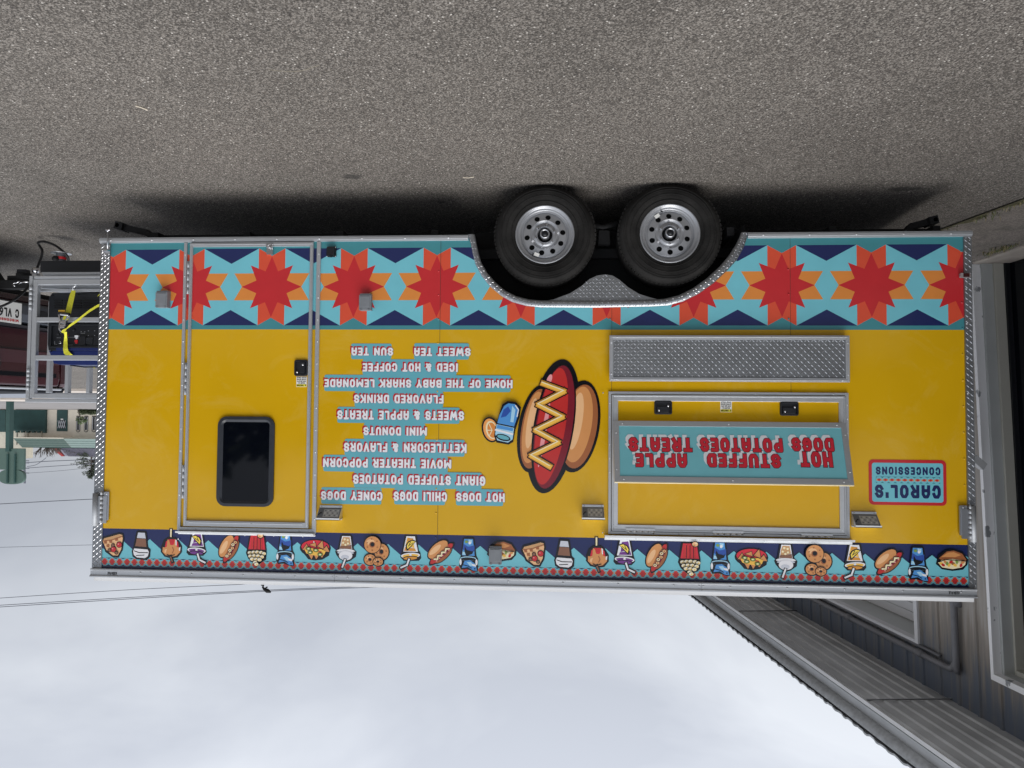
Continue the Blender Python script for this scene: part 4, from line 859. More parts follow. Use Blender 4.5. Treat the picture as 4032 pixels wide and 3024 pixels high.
part('lower_rail', FR, (xin, wy('N1', 765, 860).x, YC+.02, YC+.06, wy('N1', 1300, 840, YC+.03).z, wy('N1', 1300, 892, YC+.03).z))
part('floor_channel', FR, (xin, wy('N1', 780, 1140, .55).x, .55, 2.0, wy('N1', 1300, 1088, .55).z, wy('N1', 1300, 1215, .55).z-.03), (xin, wy('N1', 780, 1190, .55).x, .535, .549, wy('N1', 1300, 1158, .55).z, wy('N1', 1300, 1220, .55).z))
for a0, a1 in ((930, 1085), (1465, 1560)):
    mb = MB()
    for i in range(5 if a1-a0 > 100 else 4): z0, z1 = W('Z1', 260, a0, YC).z, W('Z1', 260, a1, YC).z
    mb.box(0,0,0,0,0,0,ALU) if False else None
for (kz, X, Ya, Yb) in (('N1', 583, 1090, 1560), ('N2', 530, 1215, 1640)):
    p, q = W(kz, X, Ya, YC-.02), W(kz, X, Yb, YC-.02); mb = MB()
    for i in range(5): f0_, f1_ = (i+.03)/5, (i+.97)/5; mb.tube([(p.x, YC-.012, p.z+(q.z-p.z)*f0_), (p.x, YC-.012, p.z+(q.z-p.z)*f1_)], .011, HNG, 10)
    mb.build('gate_hinge', FR)
yb = 1.3; zt0, zt1 = wy('N3', 700, 180, yb).z, wy('N3', 700, 253, yb).z
part('back_rail', FR, (xin, 4.35, yb, yb+.06, gtop1-.06, gtop1+.01)); part('back_rail', FR, (xin, 4.35, yb, yb+.06, zr[0]+.05, zr[0]+.1))
for xa_, xb_ in ((888,950), (1245,1310), (1660,1722)):
    a_, b_ = W('N2', xb_, 1300, yb).x, W('N2', xa_, 1300, yb).x; part('slat', FR, (a_, b_, yb, yb+.05, zr[1]+.05, gtop1-.06), m=ALU)
part('end_rail', FR, (xq-.034, xq-.002, YC+.04, yb, gtop1-.04, gtop1)); part('end_rail', FR, (xq-.034, xq-.002, YC+.04, yb, zr[0], zr[1]))
# A-frame beam, toolbox, jack
mb = MB(); a_, b_ = W('N1', 772, 730, .62), 0; mb.box(xin, a_.x, .62, .70, W('N1', 1300, 615, .62).z, W('N1', 1300, 838, .62).z, BLACKP); mb.build('tongue_frame', TR, .004)
mb = MB(); c = W('N1', 1175, 478, 1.25); mb.lathe([(.0, -.003), (.082, -.003), (.086, .0), (.082, .003), (0, .005)], c, (0,0,1), ZINC, 28); p = W('N1', 1175, 600, 1.25); mb.tube([c, (c.x, c.y, p.z+.3)], .04, GREYP, 18); mb.lathe([(.042, -.012), (.044, 0), (.042, .012)], W('N1', 1175, 572, 1.25), (0,0,1), M['red'], 18)
mb.lathe([(.042,0),(.0,0)], c, (0,0,1), GREYP, 12); e = W('N1', 1065, 580, 1.2); mb.tube([e, (c.x, c.y, e.z)], .014, DARK, 8); mb.ball(e, .03, DARK, 10); mb.build('tongue_jack', TR)

# =================================================================== GENERATOR, STRAP, CABLE
YG = .57
gx = W('N1', 935, 1400, YG).x; g0 = 3.13; zg0, zg1 = W('N1', 1300, 1232, YG).z, W('N2', 1300, 880, YG).z
GEN = thing('generator', 'portable generator with black control panel and blue lid inside the aluminium rack', 'generator', ((gx+g0)/2, YG+.25, zg0))
GB = mat('generator_black', (30,33,38), .5, 0, 0, (30,.15)); GBLUE = mat('generator_blue', (26,44,108), .38, 0, .2, (12,.1))
mb = MB(); c = .025
mb.prism([(g0,zg0),(gx-c,zg0),(gx,zg0+c*1.6),(gx,zg1-c*2),(gx-c*.4,zg1),(g0,zg1)], YG, YG+.5, GB); GBO = mb.build('body', GEN, .006)
mb = MB(); a_, b_ = W('N1', 1010, 1340, YG), W('N1', 1050, 1520, YG)
zz0, zz1 = W('N1', 1300, 1345, YG).z, W('N1', 1300, 1545, YG).z; mb.box(g0, a_.x, YG-.004, YG-.0005, zz0-.006, zz1+.03, GB)
for i in range(4):
    z = W('N1', 1300, 1388+47*i, YG).z
    for x0, x1 in ((g0+.0, W('N1', 1610, 1400, YG).x), (W('N1', 1590, 1400, YG).x, W('N1', 1245, 1400, YG).x), (W('N1', 1225, 1400, YG).x, W('N1', 1055, 1400, YG).x)): mb.box(x0+.004, x1, YG-.012, YG-.0045, z-.004, z+.004, DARK)
mb.build('vent_grille', GEN, .001)
mb = MB(); cx0, cx1, cz0, cz1 = g0, W('N2', 978, 600, YG).x, W('N2', 1300, 372, YG).z, W('N2', 1300, 828, YG).z
frame_rect(mb, cx0-.03, cx1, cz0, cz1, .014, YG-.016, YG-.0005, GB); mb.box(cx0, cx1-.015, YG-.004, YG-.001, cz0+.014, cz1-.014, BLACKP); 
mark = mat('panel_print', (170,172,176), .6)
for X0, X1, Y0, Y1 in ((1045,1098,755,762),(1045,1052,700,765),(1300,1440,622,626),(1110,1215,790,793),(1110,1215,806,809),(1530,1650,800,806),(1690,1800,800,806),(1550,1635,545,550),(1090,1170,632,637),(1310,1400,770,774)):
    x0, x1, z0, z1 = rect('N2', X0, Y0, X1, Y1, YG-.0046); mb.flat([(x0,z0),(x1,z0),(x1,z1),(x0,z1)], YG-.0046, mark)
for X, Y_ in ((1560,520),(1630,520),(1700,500),(1820,500),(1700,590),(1820,590)): x0, x1, z0, z1 = rect('N2', X-9, Y_-5, X+9, Y_+5, YG-.0046); mb.flat([(x0,z0),(x1,z0),(x1,z1),(x0,z1)], YG-.0046, mark)
for i in range(8):
    a0, a1 = rad(200+18*i), rad(200+18*(i+1)); p = W('N2', 1140, 575, YG-.0046); q = [(p.x+r_*math.cos(t), p.z-r_*math.sin(t)*-1) for r_, t in ((.016,a0),(.018,a0),(.018,a1),(.016,a1))]; mb.flat(q, YG-.0046, mark)
CP = mb.build('control_panel', GEN, .002, recalc=True)
def disc(n_, X, Y_, r, m, d=.012, par=CP):
    mb = MB(); p = W('N2', X, Y_, YG-.005); mb.lathe([(r, 0), (r, d), (r*.85, d+.002), (0, d+.002)], p, (0,-1,0), m, 18); return mb.build(n_, par)
disc('knob', 1125, 560, .012, BLACKP, .012); disc('gauge_ring', 1155, 725, .0125, CHROME, .004); disc('start_button', 1155, 725, .008, BLACKP, .012)
disc('indicator', 1318, 588, .003, M['red'], .003); disc('dial', 1420, 480, .012, BLACKP, .008)
for X0, X1, Y0, Y1 in ((1520,1660,610,775), (1670,1800,630,760), (1812,1900,605,780)): x0, x1, z0, z1 = rect('N2', X0, Y0, X1, Y1, YG-.01); mb = MB(); mb.prism(rrect(max(x0, g0), x1, z0, z1, .008), YG-.022, YG-.004, BLACKP if X0 != 1670 else GB); mb.build('socket_cover', CP, .002)

mb = MB()
for X0, X1, Y0, Y1, m in ((1445,1510,588,630,M['white']),(1462,1492,630,660,M['white']),(1445,1500,675,720,M['red']),(1458,1490,718,745,M['red'])): x0, x1, z0, z1 = rect('N2', X0, Y0, X1, Y1, YG-.02); mb.box(x0, x1, YG-.028, YG-.006, z0, z1, m)
mb.build('warning_tag', GEN, .001)
mb = MB(); zt = W('N2', 1300, 1150, YG).z; mb.prism([(g0,zg1+.0005),(gx-.004,zg1+.0005),(gx-.02,zg1+.03),(gx-.05,zt-.012),(gx-.10,zt),(g0,zt+.003)], YG+.012, YG+.48, GBLUE)
x0, x1, z0, z1 = rect('N2', 1080, 895, 1885, 960, YG); mb.box(max(x0,g0), x1, YG-.006, YG-.0005, zg1-.03, zg1+.0, GBLUE); mb.build('lid', GEN, .004)
mb = MB(); mb.tube([(g0+.02, YG+.06, zt+.012), (gx-.28, YG+.06, zt+.016), (gx-.16, YG+.06, zt+.002)], .006, BLACKP, 8); mb.build('handle', GEN)
for kz, X, Y_ in (('N1',1022,1283),('N1',1520,1265),('N2',988,890),('N2',1445,858)): mb = MB(); p = W(kz, X, Y_, YG); mb.lathe([(.006,.004),(.006,-.004),(0,-.004)], p, (0,-1,0), DARK, 10); mb.build('screw', GEN)

ST = thing('ratchet_strap', 'yellow ratchet strap tied over the generator, hooked to the rack', 'strap', tuple(W('N1', 1430, 1150, .5)))
WEB = mat('yellow_webbing', (226,222,62), .75, 0, 0, (90,.12))
def ribbon(mb, pts, w_, m, tw=None):     # pts: (kz, x, y, depth, half-width direction in photo px)
    L_, R2 = [], []
    for kz, x, y, Yd, dx, dy in pts: L_.append(W(kz, x-dx, y-dy, Yd)); R2.append(W(kz, x+dx, y+dy, Yd))
    n = len(pts); v = L_+R2; v2 = [p+Vector((0,.003,0)) for p in v]
    fs = [(i, i+1, n+i+1, n+i) for i in range(n-1)]; b = 2*n
    fs += [(b+i, b+n+i, b+n+i+1, b+i+1) for i in range(n-1)]+[(i, b+i, b+i+1, i+1) for i in range(n-1)]+[(n+i, n+i+1, b+n+i+1, b+n+i) for i in range(n-1)]
    mb.mesh(v+v2, fs, m)
mb = MB()
ribbon(mb, [('N1',1412,1190,.49,38,4),('N1',1385,1290,.475,48,8),('N1',1340,1470,.45,50,10),('N1',1300,1640,.43,52,10)], .04, WEB); ribbon(mb, [('N2',1310,130,.43,50,8),('N2',1250,290,.41,45,8)], .04, WEB)
ribbon(mb, [('N2',1185,505,.40,14,-20),('N2',1250,500,.41,26,-50),('N2',1300,430,.42,30,-42),('N2',1500,290,.44,22,-42),('N2',1700,130,.46,16,-36),('N2',1850,35,.47,14,-32),('N2',1960,-20,.48,12,-28)], .04, WEB)
ribbon(mb, [('N2',1255,520,.425,26,0),('N2',1260,600,.47,22,0),('N2',1258,700,.53,34,-6),('N2',1255,850,.545,45,-6),('N2',1270,910,.555,42,-26),('N2',1330,970,.556,36,-30),('N2',1455,1078,.62,30,-34),('N2',1490,1120,.70,26,-30),('N2',1650,1165,.8,10,-18),('N2',1830,1205,.86,6,-16)], .04, WEB)
ribbon(mb, [('N1',1890,1280,.5,22,-28),('N1',1925,1250,.5,22,-28)], .04, WEB)
mb.build('webbing', ST, recalc=False)
mb = MB(); RB = lambda a, b, w_=.012: mb.bar(W('N2', *a, .415), W('N2', *b, .415), w_, .02, CHROME)
RB((1140,170),(1165,300)); RB((1165,300),(1152,470)); RB((1330,190),(1275,300)); RB((1275,300),(1255,410)); RB((1150,330),(1262,345),.02); RB((1150,420),(1250,412),.03); RB((1145,470),(1190,520),.01)
mb.bar(W('N2', 1130,165,.41), W('N2', 1335,185,.41), .022, .026, BLACKP); mb.tube([W('N2',1160,185,.395), W('N2',1310,200,.395)], .008, CHROME, 8); mb.build('ratchet', ST, .002)
mb = MB(); mb.tube([W('N1',1410,1185,.488), W('N1',1395,1165,.486), W('N1',1400,1140,.488), W('N1',1430,1118,.49), W('N1',1475,1088,.487)], .006, CHROME, 8); mb.build('hook', ST)
mb = MB(); x0, x1, z0, z1 = rect('N2', 1125, 102, 1248, 165, .41); mb.box(x0, x1, .408, .411, z0, z1, mat('strap_label', (226,178,52), .7)); mb.build('strap_label', ST)

CB = MB(); CBM = mat('cable_rubber', (20,20,22), .5)
def smooth(pts, n=8):
    pts = [Vector(p) for p in pts]; o = []
    for i in range(len(pts)-1):
        p0, p1, p2, p3 = pts[max(i-1,0)], pts[i], pts[i+1], pts[min(i+2, len(pts)-1)]
        for j in range(n):
            t = j/n; o.append(.5*((2*p1)+(p2-p0)*t+(2*p0-5*p1+4*p2-p3)*t*t+(3*p1-p0-3*p2+p3)*t**3))
    return o+[pts[-1]]
CB.tube(smooth([W(*q) for q in (('N1',1320,640,1.3),('N1',1300,540,1.25),('N1',1200,430,1.2),('N1',1050,320,1.2),('N1',850,250,1.2),('N1',740,265,1.25),('N1',745,310,1.3),('N1',810,420,1.3),('N1',790,560,1.3),('N1',720,740,1.28),('N1',620,980,1.25),('N1',500,1170,1.12),('N1',300,1350,1.02),('N1',150,1440,.98),('N1',0,1500,.94),('N1',-200,1540,.9))]), .011, CBM, 8)
CABLE = CB.build('power_cable'); tag(CABLE, 'black cable looping from under the rack across to the maroon pickup', 'cable')

# =================================================================== PICKUP TRUCK
TX, TY = 4.93, 1.3; tz = gz(TY)
TK = thing('pickup_truck', 'dark maroon pickup truck with grey rear bumper and white licence plate behind the rack', 'pickup truck', (TX, TY, tz))
MAR = mat('maroon_paint', (64,20,28), .25, 0, .8, (6,.08)); BUMP = mat('grey_bumper', (96,100,108), .4, .5); BEDB = mat('bed_cover', (16,18,24), .75, spec=.2)
yF, yN = TY+1.0, TY-1.0                 # far and near sides; the rear faces -X
zt = 1.37
def revX(x): return TX+x
mb = MB()                                # bed sides, floor, bulkhead
sidepr = [(0,.56),(0,zt-.04),(.03,zt),(1.75,zt),(1.75,.56)]
for ya, yb_ in ((yF-.12, yF), (yN, yN+.12)):
    n = len(sidepr); v = [(TX+.0+a, y, tz+b) for y in (ya, yb_) for a, b in sidepr]; mb.mesh(v, [tuple(range(n)), tuple(range(n,2*n))]+[(i,(i+1)%n,(i+1)%n+n,i+n) for i in range(n)], MAR)
mb.box(TX+.1, TX+1.8, yN+.12, yF-.12, tz+.78, tz+.84, DARK); mb.build('bed', TK, .02)
mb = MB()
prof = [(0.0,.80),(-.012,.9),(-.03,1.02),(-.012,1.14),(-.018,1.28),(.0,zt-.015),(.05,zt),(.10,zt),(.10,.80)]
n = len(prof); v = [(TX+a, y, tz+b) for y in (yN+.15, yF-.15) for a, b in prof]; mb.mesh(v, [tuple(range(n)), tuple(range(n,2*n))]+[(i,(i+1)%n,(i+1)%n+n,i+n) for i in range(n)], MAR)
TG = mb.build('tailgate', TK, .012)
mb = MB(); mb.box(TX-.02, TX-.008, yN+.2, yF-.2, tz+zt-.14, tz+zt-.10, BEDB); mb.box(TX-.036, TX-.030, TY-.85, TY+.85, tz+1.005, tz+1.012, DARK); mb.build('tailgate_trim', TG)
mb = MB(); q = [(0,.165),(.10,.12),(.13,.02),(.09,-.1),(.03,-.16),(-.03,-.16),(-.09,-.1),(-.13,.02),(-.10,.12)]; ex = TX-.045   # plain shield shaped badge
v = [(ex, TY+a, tz+1.14+b) for a, b in q]+[(ex+.03, TY+a*1.05, tz+1.14+b*1.05) for a, b in q]; n = 9; mb.mesh(v, [tuple(range(n))]+[(i,(i+1)%n,(i+1)%n+n,i+n) for i in range(n)], BLACKP)
for s_ in (-1, 1): mb.tube([(ex-.006, TY+s_*a, tz+1.14+b) for a, b in ((.03,-.10),(.05,.0),(.09,.07),(.10,.0),(.075,-.06),(.05,-.06))], .012, CHROME, 8)
mb.build('badge', TG)
for y0, y1, s_ in ((yF-.055, yF+.008, 1), (yN-.008, yN+.055, -1)):
    mb = MB(); mb.prism([(TX-.010,tz+1.04),(TX+.10,tz+1.04),(TX+.12,tz+1.24),(TX+.03,tz+1.26),(TX-.010,tz+1.23)], y0, y1, mat('tail_lamp_red', (96,10,14), .2, 0, .3)); mb.build('tail_light', TK, .015)
mb = MB(); mb.box(TX+.02, TX+1.0, yN+.02, yF-.02, tz+.42, tz+.79, DARK); mb.box(TX-.10, TX+.015, yN+.08, yF-.08, tz+.49, tz+.565, MAR); mb.build('valance', TK, .02)
mb = MB(); bp = [(-.16,.57),(-.2,.60),(-.21,.69),(-.19,.76),(-.14,.79),(.03,.79),(.03,.57)]
nb = len(bp); v = []; st = [(-1.0,.16),(-.92,.05),(-.5,0),(.5,0),(.92,.05),(1.0,.16)]
for yy, xo_ in st: v += [(TX+a+(xo_ if a < 0 else 0), TY+yy, tz+b) for a, b in bp]
mb.mesh(v, [tuple(range(nb)), tuple(range(5*nb, 6*nb))]+[(r*nb+i, r*nb+(i+1)%nb, (r+1)*nb+(i+1)%nb, (r+1)*nb+i) for r in range(5) for i in range(nb)], BUMP)
BM_ = mb.build('bumper', TK, .01)
mb = MB(); mb.box(TX-.2, TX-.02, yN+.35, yF-.35, tz+.791, tz+.80, BLACKP)
mb.build('bumper_step', BM_, .01)
for s_ in (-1, 1): mb = MB(); mb.box(TX-.214, TX-.2, TY+s_*.5-.12, TY+s_*.5+.12, tz+.63, tz+.75, BLACKP); mb.build('bumper_recess', BM_, .01)
# licence plate on the bumper, reading along -Y as seen from behind
mb = MB(); PB = tag(None or bpy.data.objects.new('tmp', None)) if False else None
pw, ph = .305, .155; pzc = tz+.70; pxx = TX-.222
mb.box(pxx, pxx+.01, TY-pw/2-.01, TY+pw/2+.01, pzc-ph/2-.03, pzc+ph/2+.012, STICK)
tmp = MB(); text(tmp, 'C VL6', -pw/2+.02, pw/2-.08, -.045, .035, 0, M['black'], t=.2, gap=.12); text(tmp, 'WISCONSIN', -pw/2+.02, pw/2-.06, .05, .074, 0, M['red'], t=.24, gap=.15)
n0 = len(mb.v); mb.v += [(pxx-.0015, TY-a, pzc+b) for a, _, b in tmp.v]; mb.f += [[i+n0 for i in f] for f in tmp.f]; mi = [mb.mi(m) for m in tmp.mats]; mb.m += [mi[i] for i in tmp.m]; mb.sm += tmp.sm
mb.build('licence_plate', TK, recalc=False)
mb = MB()                                # folding bed cover and cab
pr = [(.02,zt+.002),(.05,zt+.055),(1.7,zt+.075),(1.72,zt+.002)]; n = 4; v = [(TX+a, y, tz+b) for y in (yN+.03, yF-.03) for a, b in pr]
mb.mesh(v, [tuple(range(n)), tuple(range(n,2*n))]+[(i,(i+1)%n,(i+1)%n+n,i+n) for i in range(n)], BEDB); mb.box(TX-.004, TX+.02, yN+.1, yF-.1, tz+zt+.004, tz+zt+.03, ALU); mb.build('bed_cover', TK, .012)
mb = MB(); cabp = [(1.85,.5),(1.85,1.36),(2.05,1.9),(3.3,1.93),(4.0,1.38),(5.2,1.25),(5.4,.9),(5.4,.5)]
n = len(cabp); v = [(TX+a, y, tz+b) for y in (yN+.02, yF-.02) for a, b in cabp]; mb.mesh(v, [tuple(range(n)), tuple(range(n,2*n))]+[(i,(i+1)%n,(i+1)%n+n,i+n) for i in range(n)], MAR); CAB = mb.build('cab', TK, .04)
for y in (yN+.012, yF-.012): mb = MB(); q = [(2.2,1.38),(2.3,1.82),(3.2,1.84),(3.75,1.38)]; mb.mesh([(TX+a, y, tz+b) for a, b in q], [(0,1,2,3)], GLASSD); mb.build('side_window', CAB, recalc=False)
for xw in (1.15, 4.5):
    for y0, y1 in ((yF-.3, yF-.02), (yN+.02, yN+.3)):
        c = (TX+xw, y0, tz+.40); mb = MB(); mb.lathe([(.2,0),(.38,0),(.40,.03),(.40,.25),(.38,.28),(.2,.28)], c, (0,1,0), TYRE, 32); wo = mb.build('wheel', TK)
        mb = MB(); mb.lathe([(.2,.0),(.2,.27),(.05,.2),(0,.2)] if y0 > TY else [(.2,.28),(.2,.01),(.05,.07),(0,.07)], c, (0,1,0), RIM, 24); mb.build('rim', wo)
mb = MB(); hb = W('N1', 400, 900, TY-.02)   # receiver, drop mount with two holes, pin and clip
mb.box(TX-.32, TX+.02, TY-.05, TY+.05, tz+.40, tz+.48, DARK); mb.box(hb.x-.06, hb.x+.10, TY-.035, TY+.035, W('N1',400,1000,TY-.03).z-.0, W('N1',400,1000,TY-.03).z+.02, DARK)
x0, x1, z0, z1 = rect('N1', 295, 850, 545, 1000, TY-.04); mb.box(x0, x1, TY-.04, TY+.04, z0, z1, DARK); x0b, x1b, z0b, z1b = rect('N1', 315, 780, 495, 860, TY-.03); mb.box(x0b, x1b, TY-.03, TY+.03, z0b, z1b-.002, BLACKP)
mb.box(x0, TX-.1, TY-.03, TY+.03, z1-.05, z1, DARK); HM = mb.build('hitch_mount', TK, .004)
mb = MB(); b_ = W('N1', 683, 805, TY-.05); mb.ball(b_, .031, CHROME, 16); mb.tube([b_, W('N1', 683, 880, TY-.05)], .017, ZINC, 12); p = W('N1', 690, 880, TY-.05); mb.lathe([(.03,-.004),(.036,0),(.036,.02),(.02,.024)], p, (0,0,1), ZINC, 6, False); mb.bar(p+Vector((0,0,.03)), (x0+.05, p.y, p.z+.03), .03, .05, DARK); mb.build('hitch_ball', HM)
mb = MB(); mb.tube([W('N1', q[0], q[1], TY-.10) for q in ((290,1100),(255,1100),(245,1070),(270,1050),(310,1045),(340,1030),(375,1015))], .005, CHROME, 6); mb.tube([W('N1', q[0], q[1], TY-.08) for q in ((360,1060),(400,1035),(470,1025),(540,1025))], .007, CHROME, 6); mb.build('hitch_pin', HM)

PHI = rad(7)                            # the truck stands at a slight angle to the trailer
TK.rotation_euler = (0, 0, PHI); TK.location = (TX+math.sin(PHI), TY+1-math.cos(PHI), tz)
_inv = (Matrix.Translation(TK.location) @ Matrix.Rotation(PHI, 4, 'Z')).inverted()
for o in (HM, *HM.children):             # the hitch keeps the place it was measured at
    for vtx in o.data.vertices: vtx.co = _inv @ (vtx.co+Vector((TX, TY, tz)))

# =================================================================== GROUND
def nodes(name):
    m = bpy.data.materials.new(name); m.use_nodes = True; t = m.node_tree; return m, t, t.nodes['Principled BSDF'], t.nodes.new, t.links.new
def ramp(t, fac, *stops):
    r = t.nodes.new('ShaderNodeValToRGB'); e = r.color_ramp.elements
    while len(e) < len(stops): e.new(.5)
    for q, (p, c) in zip(e, stops): q.position = p; q.color = (*c, 1) if isinstance(c, tuple) else (c, c, c, 1)
    t.links.new(fac, r.inputs[0]); return r.outputs[0]
ASP, t, b, N, L = nodes('asphalt'); tc = N('ShaderNodeTexCoord')
def vor(scale, rnd=1.0, feat='F1'):
    v = N('ShaderNodeTexVoronoi'); v.voronoi_dimensions = '2D'; v.inputs['Scale'].default_value = scale; v.inputs['Randomness'].default_value = rnd; v.feature = feat; L(tc.outputs['Object'], v.inputs['Vector']); return v
def noi(scale, det=4, rough=.5):
    n = N('ShaderNodeTexNoise'); n.inputs['Scale'].default_value = scale; n.inputs['Detail'].default_value = det; n.inputs['Roughness'].default_value = rough; L(tc.outputs['Object'], n.inputs['Vector']); return n
def mixc(f, a, b_, mode='MIX'):
    m = N('ShaderNodeMixRGB'); m.blend_type = mode
    for s_, i in ((f, 0), (a, 1), (b_, 2)):
        if isinstance(s_, float): m.inputs[i].default_value = s_
        elif isinstance(s_, tuple): m.inputs[i].default_value = (*s_, 1)
        else: L(s_, m.inputs[i])
    return m.outputs[0]
va = vor(165); vb = vor(72); vc = vor(42)
sepa = N('ShaderNodeSeparateColor'); L(va.outputs['Color'], sepa.inputs[0]); sepb = N('ShaderNodeSeparateColor'); L(vb.outputs['Color'], sepb.inputs[0]); sepc = N('ShaderNodeSeparateColor'); L(vc.outputs['Color'], sepc.inputs[0])
base = ramp(t, sepa.outputs[0], (0.0, (.052,.047,.043)), (.4, (.107,.096,.084)), (.78, (.163,.147,.130)), (1.0, (.28,.255,.226)))
st_ = mixc(ramp(t, sepb.outputs[1], (.76, 0.0), (.79, 1.0)), (0.0,0.0,0.0), ramp(t, vb.outputs['Distance'], (.28, 1.0), (.44, 0.0)))
base = mixc(st_, base, (.245,.224,.20))
st2 = mixc(ramp(t, sepc.outputs[2], (.945, 0.0), (.955, 1.0)), (0.0,0.0,0.0), ramp(t, vc.outputs['Distance'], (.15, 1.0), (.22, 0.0)))
base = mixc(st2, base, (.54,.51,.465))
big = noi(.7, 7, .6); base = mixc(.8, base, ramp(t, big.outputs['Fac'], (.32, .78), (.5, 1.0), (.7, 1.12)), 'MULTIPLY')
wn = noi(22, 4, .6); wv = N('ShaderNodeVectorMath'); wv.operation = 'SCALE'; wv.inputs['Scale'].default_value = .09; ws = N('ShaderNodeVectorMath'); ws.operation = 'SUBTRACT'; ws.inputs[1].default_value = (.5,.5,.5)
L(wn.outputs['Color'], ws.inputs[0]); L(ws.outputs[0], wv.inputs[0]); wa = N('ShaderNodeVectorMath'); L(tc.outputs['Object'], wa.inputs[0]); L(wv.outputs[0], wa.inputs[1])
for kz, X, Y_, rx, ry in (('V',762,382,.085,.06), ('V',952,437,.045,.03), ('V',1955,408,.15,.05)):   # oil drips
    p = ground_at(kz, X, Y_); mps = N('ShaderNodeMapping'); mps.vector_type = 'POINT'; mps.inputs['Location'].default_value = (-p.x/rx, -p.y/ry, 0); mps.inputs['Scale'].default_value = (1/rx, 1/ry, 0)
    ln_ = N('ShaderNodeVectorMath'); ln_.operation = 'LENGTH'; L(wa.outputs[0], mps.inputs[0]); L(mps.outputs[0], ln_.inputs[0])
    base = mixc(ramp(t, ln_.outputs['Value'], (.55, .72), (1.0, 0.0)), base, (.035,.033,.031))
L(base, b.inputs['Base Color']); b.inputs['Roughness'].default_value = .88; b.inputs['Specular IOR Level'].default_value = .3
hn = noi(95, 3, .6); bp_ = N('ShaderNodeBump'); bp_.inputs['Strength'].default_value = .75; bp_.inputs['Distance'].default_value = .008; L(mixc(.5, hn.outputs['Fac'], va.outputs['Distance']), bp_.inputs['Height']); L(bp_.outputs[0], b.inputs['Normal'])
def sheet(name, x0, x1, y0, y1, dz, m, kind='structure', th=None):
    mb = MB(); v = [(x, y, gz(y)+dz) for x, y in ((x0,y0),(x1,y0),(x1,y1),(x0,y1))]
    if th: mb.mesh(v+[(p[0],p[1],p[2]-th) for p in v], [(0,1,2,3),(0,4,5,1),(1,5,6,2),(2,6,7,3),(3,7,4,0)], m)
    else: mb.mesh(v, [(0,1,2,3)], m)
    return tag(mb.build(name, None, recalc=False), kind=kind)
sheet('ground', -900, 900, -120, 1500, 0.0, ASP)
ROAD = mat('road_asphalt', (126,130,138), .85, 0, 0, (3,.12), (60,.3,3)); CONC = mat('concrete', (170,160,150), .85, 0, 0, (5,.16), (80,.35,4)); KERB = mat('kerb_concrete', (190,180,170), .85, 0, 0, (4,.1))
LOT = mat('far_lot', (128,124,122), .9, 0, 0, (.6,.14))
sheet('road', -200, 400, 29.5, 39.0, .006, ROAD)
sheet('kerb', -200, 400, 27.4, 29.4, .12, KERB, th=.14); sheet('pavement', -200, 400, 39.1, 42.2, .12, KERB, th=.14); sheet('ground', -200, 400, 42.3, 140, .05, LOT)

# =================================================================== SHOP BUILDING beside the trailer
class Frame:                             # a wall: base point, direction along it, its up vector, outward normal
    def __init__(s, B, d, u, n): s.B, s.d, s.u, s.n = Vector(B), Vector(d), Vector(u), Vector(n)
    def at(s, a, h, o=0.0): return s.B+s.d*a+s.u*h+s.n*o
    def px(s, kz, x, y, o=0.0):
        r = ray(*px(kz, x, y)); A = Matrix((( -r.x, s.d.x, s.u.x), (-r.y, s.d.y, s.u.y), (-r.z, s.d.z, s.u.z)))
        q = A.inverted() @ (CAM-s.B-s.n*o); return q.y, q.z
    def level(s, kz, x, y, h):           # point at height h: (along, out)
        r = ray(*px(kz, x, y)); A = Matrix((( -r.x, s.d.x, s.n.x), (-r.y, s.d.y, s.n.y), (-r.z, s.d.z, s.n.z)))
        q = A.inverted() @ (CAM-s.B-s.u*h); return q.y, q.z
    def box(s, mb, a0, a1, h0, h1, o0, o1, m):
        v = [s.at(a, h, o) for a in (a0, a1) for o in (o0, o1) for h in (h0, h1)]
        mb.mesh(v, [(0,1,3,2), (4,6,7,5), (0,4,5,1), (2,3,7,6), (0,2,6,4), (1,5,7,3)], m)
al = rad(6.5)
WB = ground_at('O', 3842, 1023)
BF = Frame(WB, (math.sin(al), math.cos(al), SL), (-.02, -SL, 1), (math.cos(al), -math.sin(al), 0))
SH_ = thing('shop_building', 'grey ribbed metal shop building with a deep eave beside the trailer', 'building', tuple(WB))
WALL, t, b, N, L = nodes('weathered_shaded_siding'); tc = N('ShaderNodeTexCoord'); mpg = N('ShaderNodeMapping'); mpg.inputs['Scale'].default_value = (9, 9, .55); L(tc.outputs['Object'], mpg.inputs[0])
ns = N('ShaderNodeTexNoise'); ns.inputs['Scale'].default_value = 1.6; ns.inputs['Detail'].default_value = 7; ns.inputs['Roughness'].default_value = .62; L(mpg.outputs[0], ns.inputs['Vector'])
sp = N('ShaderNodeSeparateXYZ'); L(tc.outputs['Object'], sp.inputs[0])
ma = N('ShaderNodeMapRange'); ma.inputs['From Min'].default_value = 4.45; ma.inputs['From Max'].default_value = 3.5; ma.inputs['To Min'].default_value = -.14; ma.inputs['To Max'].default_value = .34; L(sp.outputs['Z'], ma.inputs['Value'])  # eave shade put into the colour: blue-grey near the top, brown weathering below
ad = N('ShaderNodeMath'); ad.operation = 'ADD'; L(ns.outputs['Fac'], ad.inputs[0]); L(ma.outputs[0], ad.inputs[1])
L(ramp(t, ad.outputs[0], (.34, (.10,.12,.158)), (.46, (.13,.138,.155)), (.58, (.20,.18,.16)), (.74, (.27,.235,.20)), (.88, (.36,.33,.30))), b.inputs['Base Color']); b.inputs['Roughness'].default_value = .55
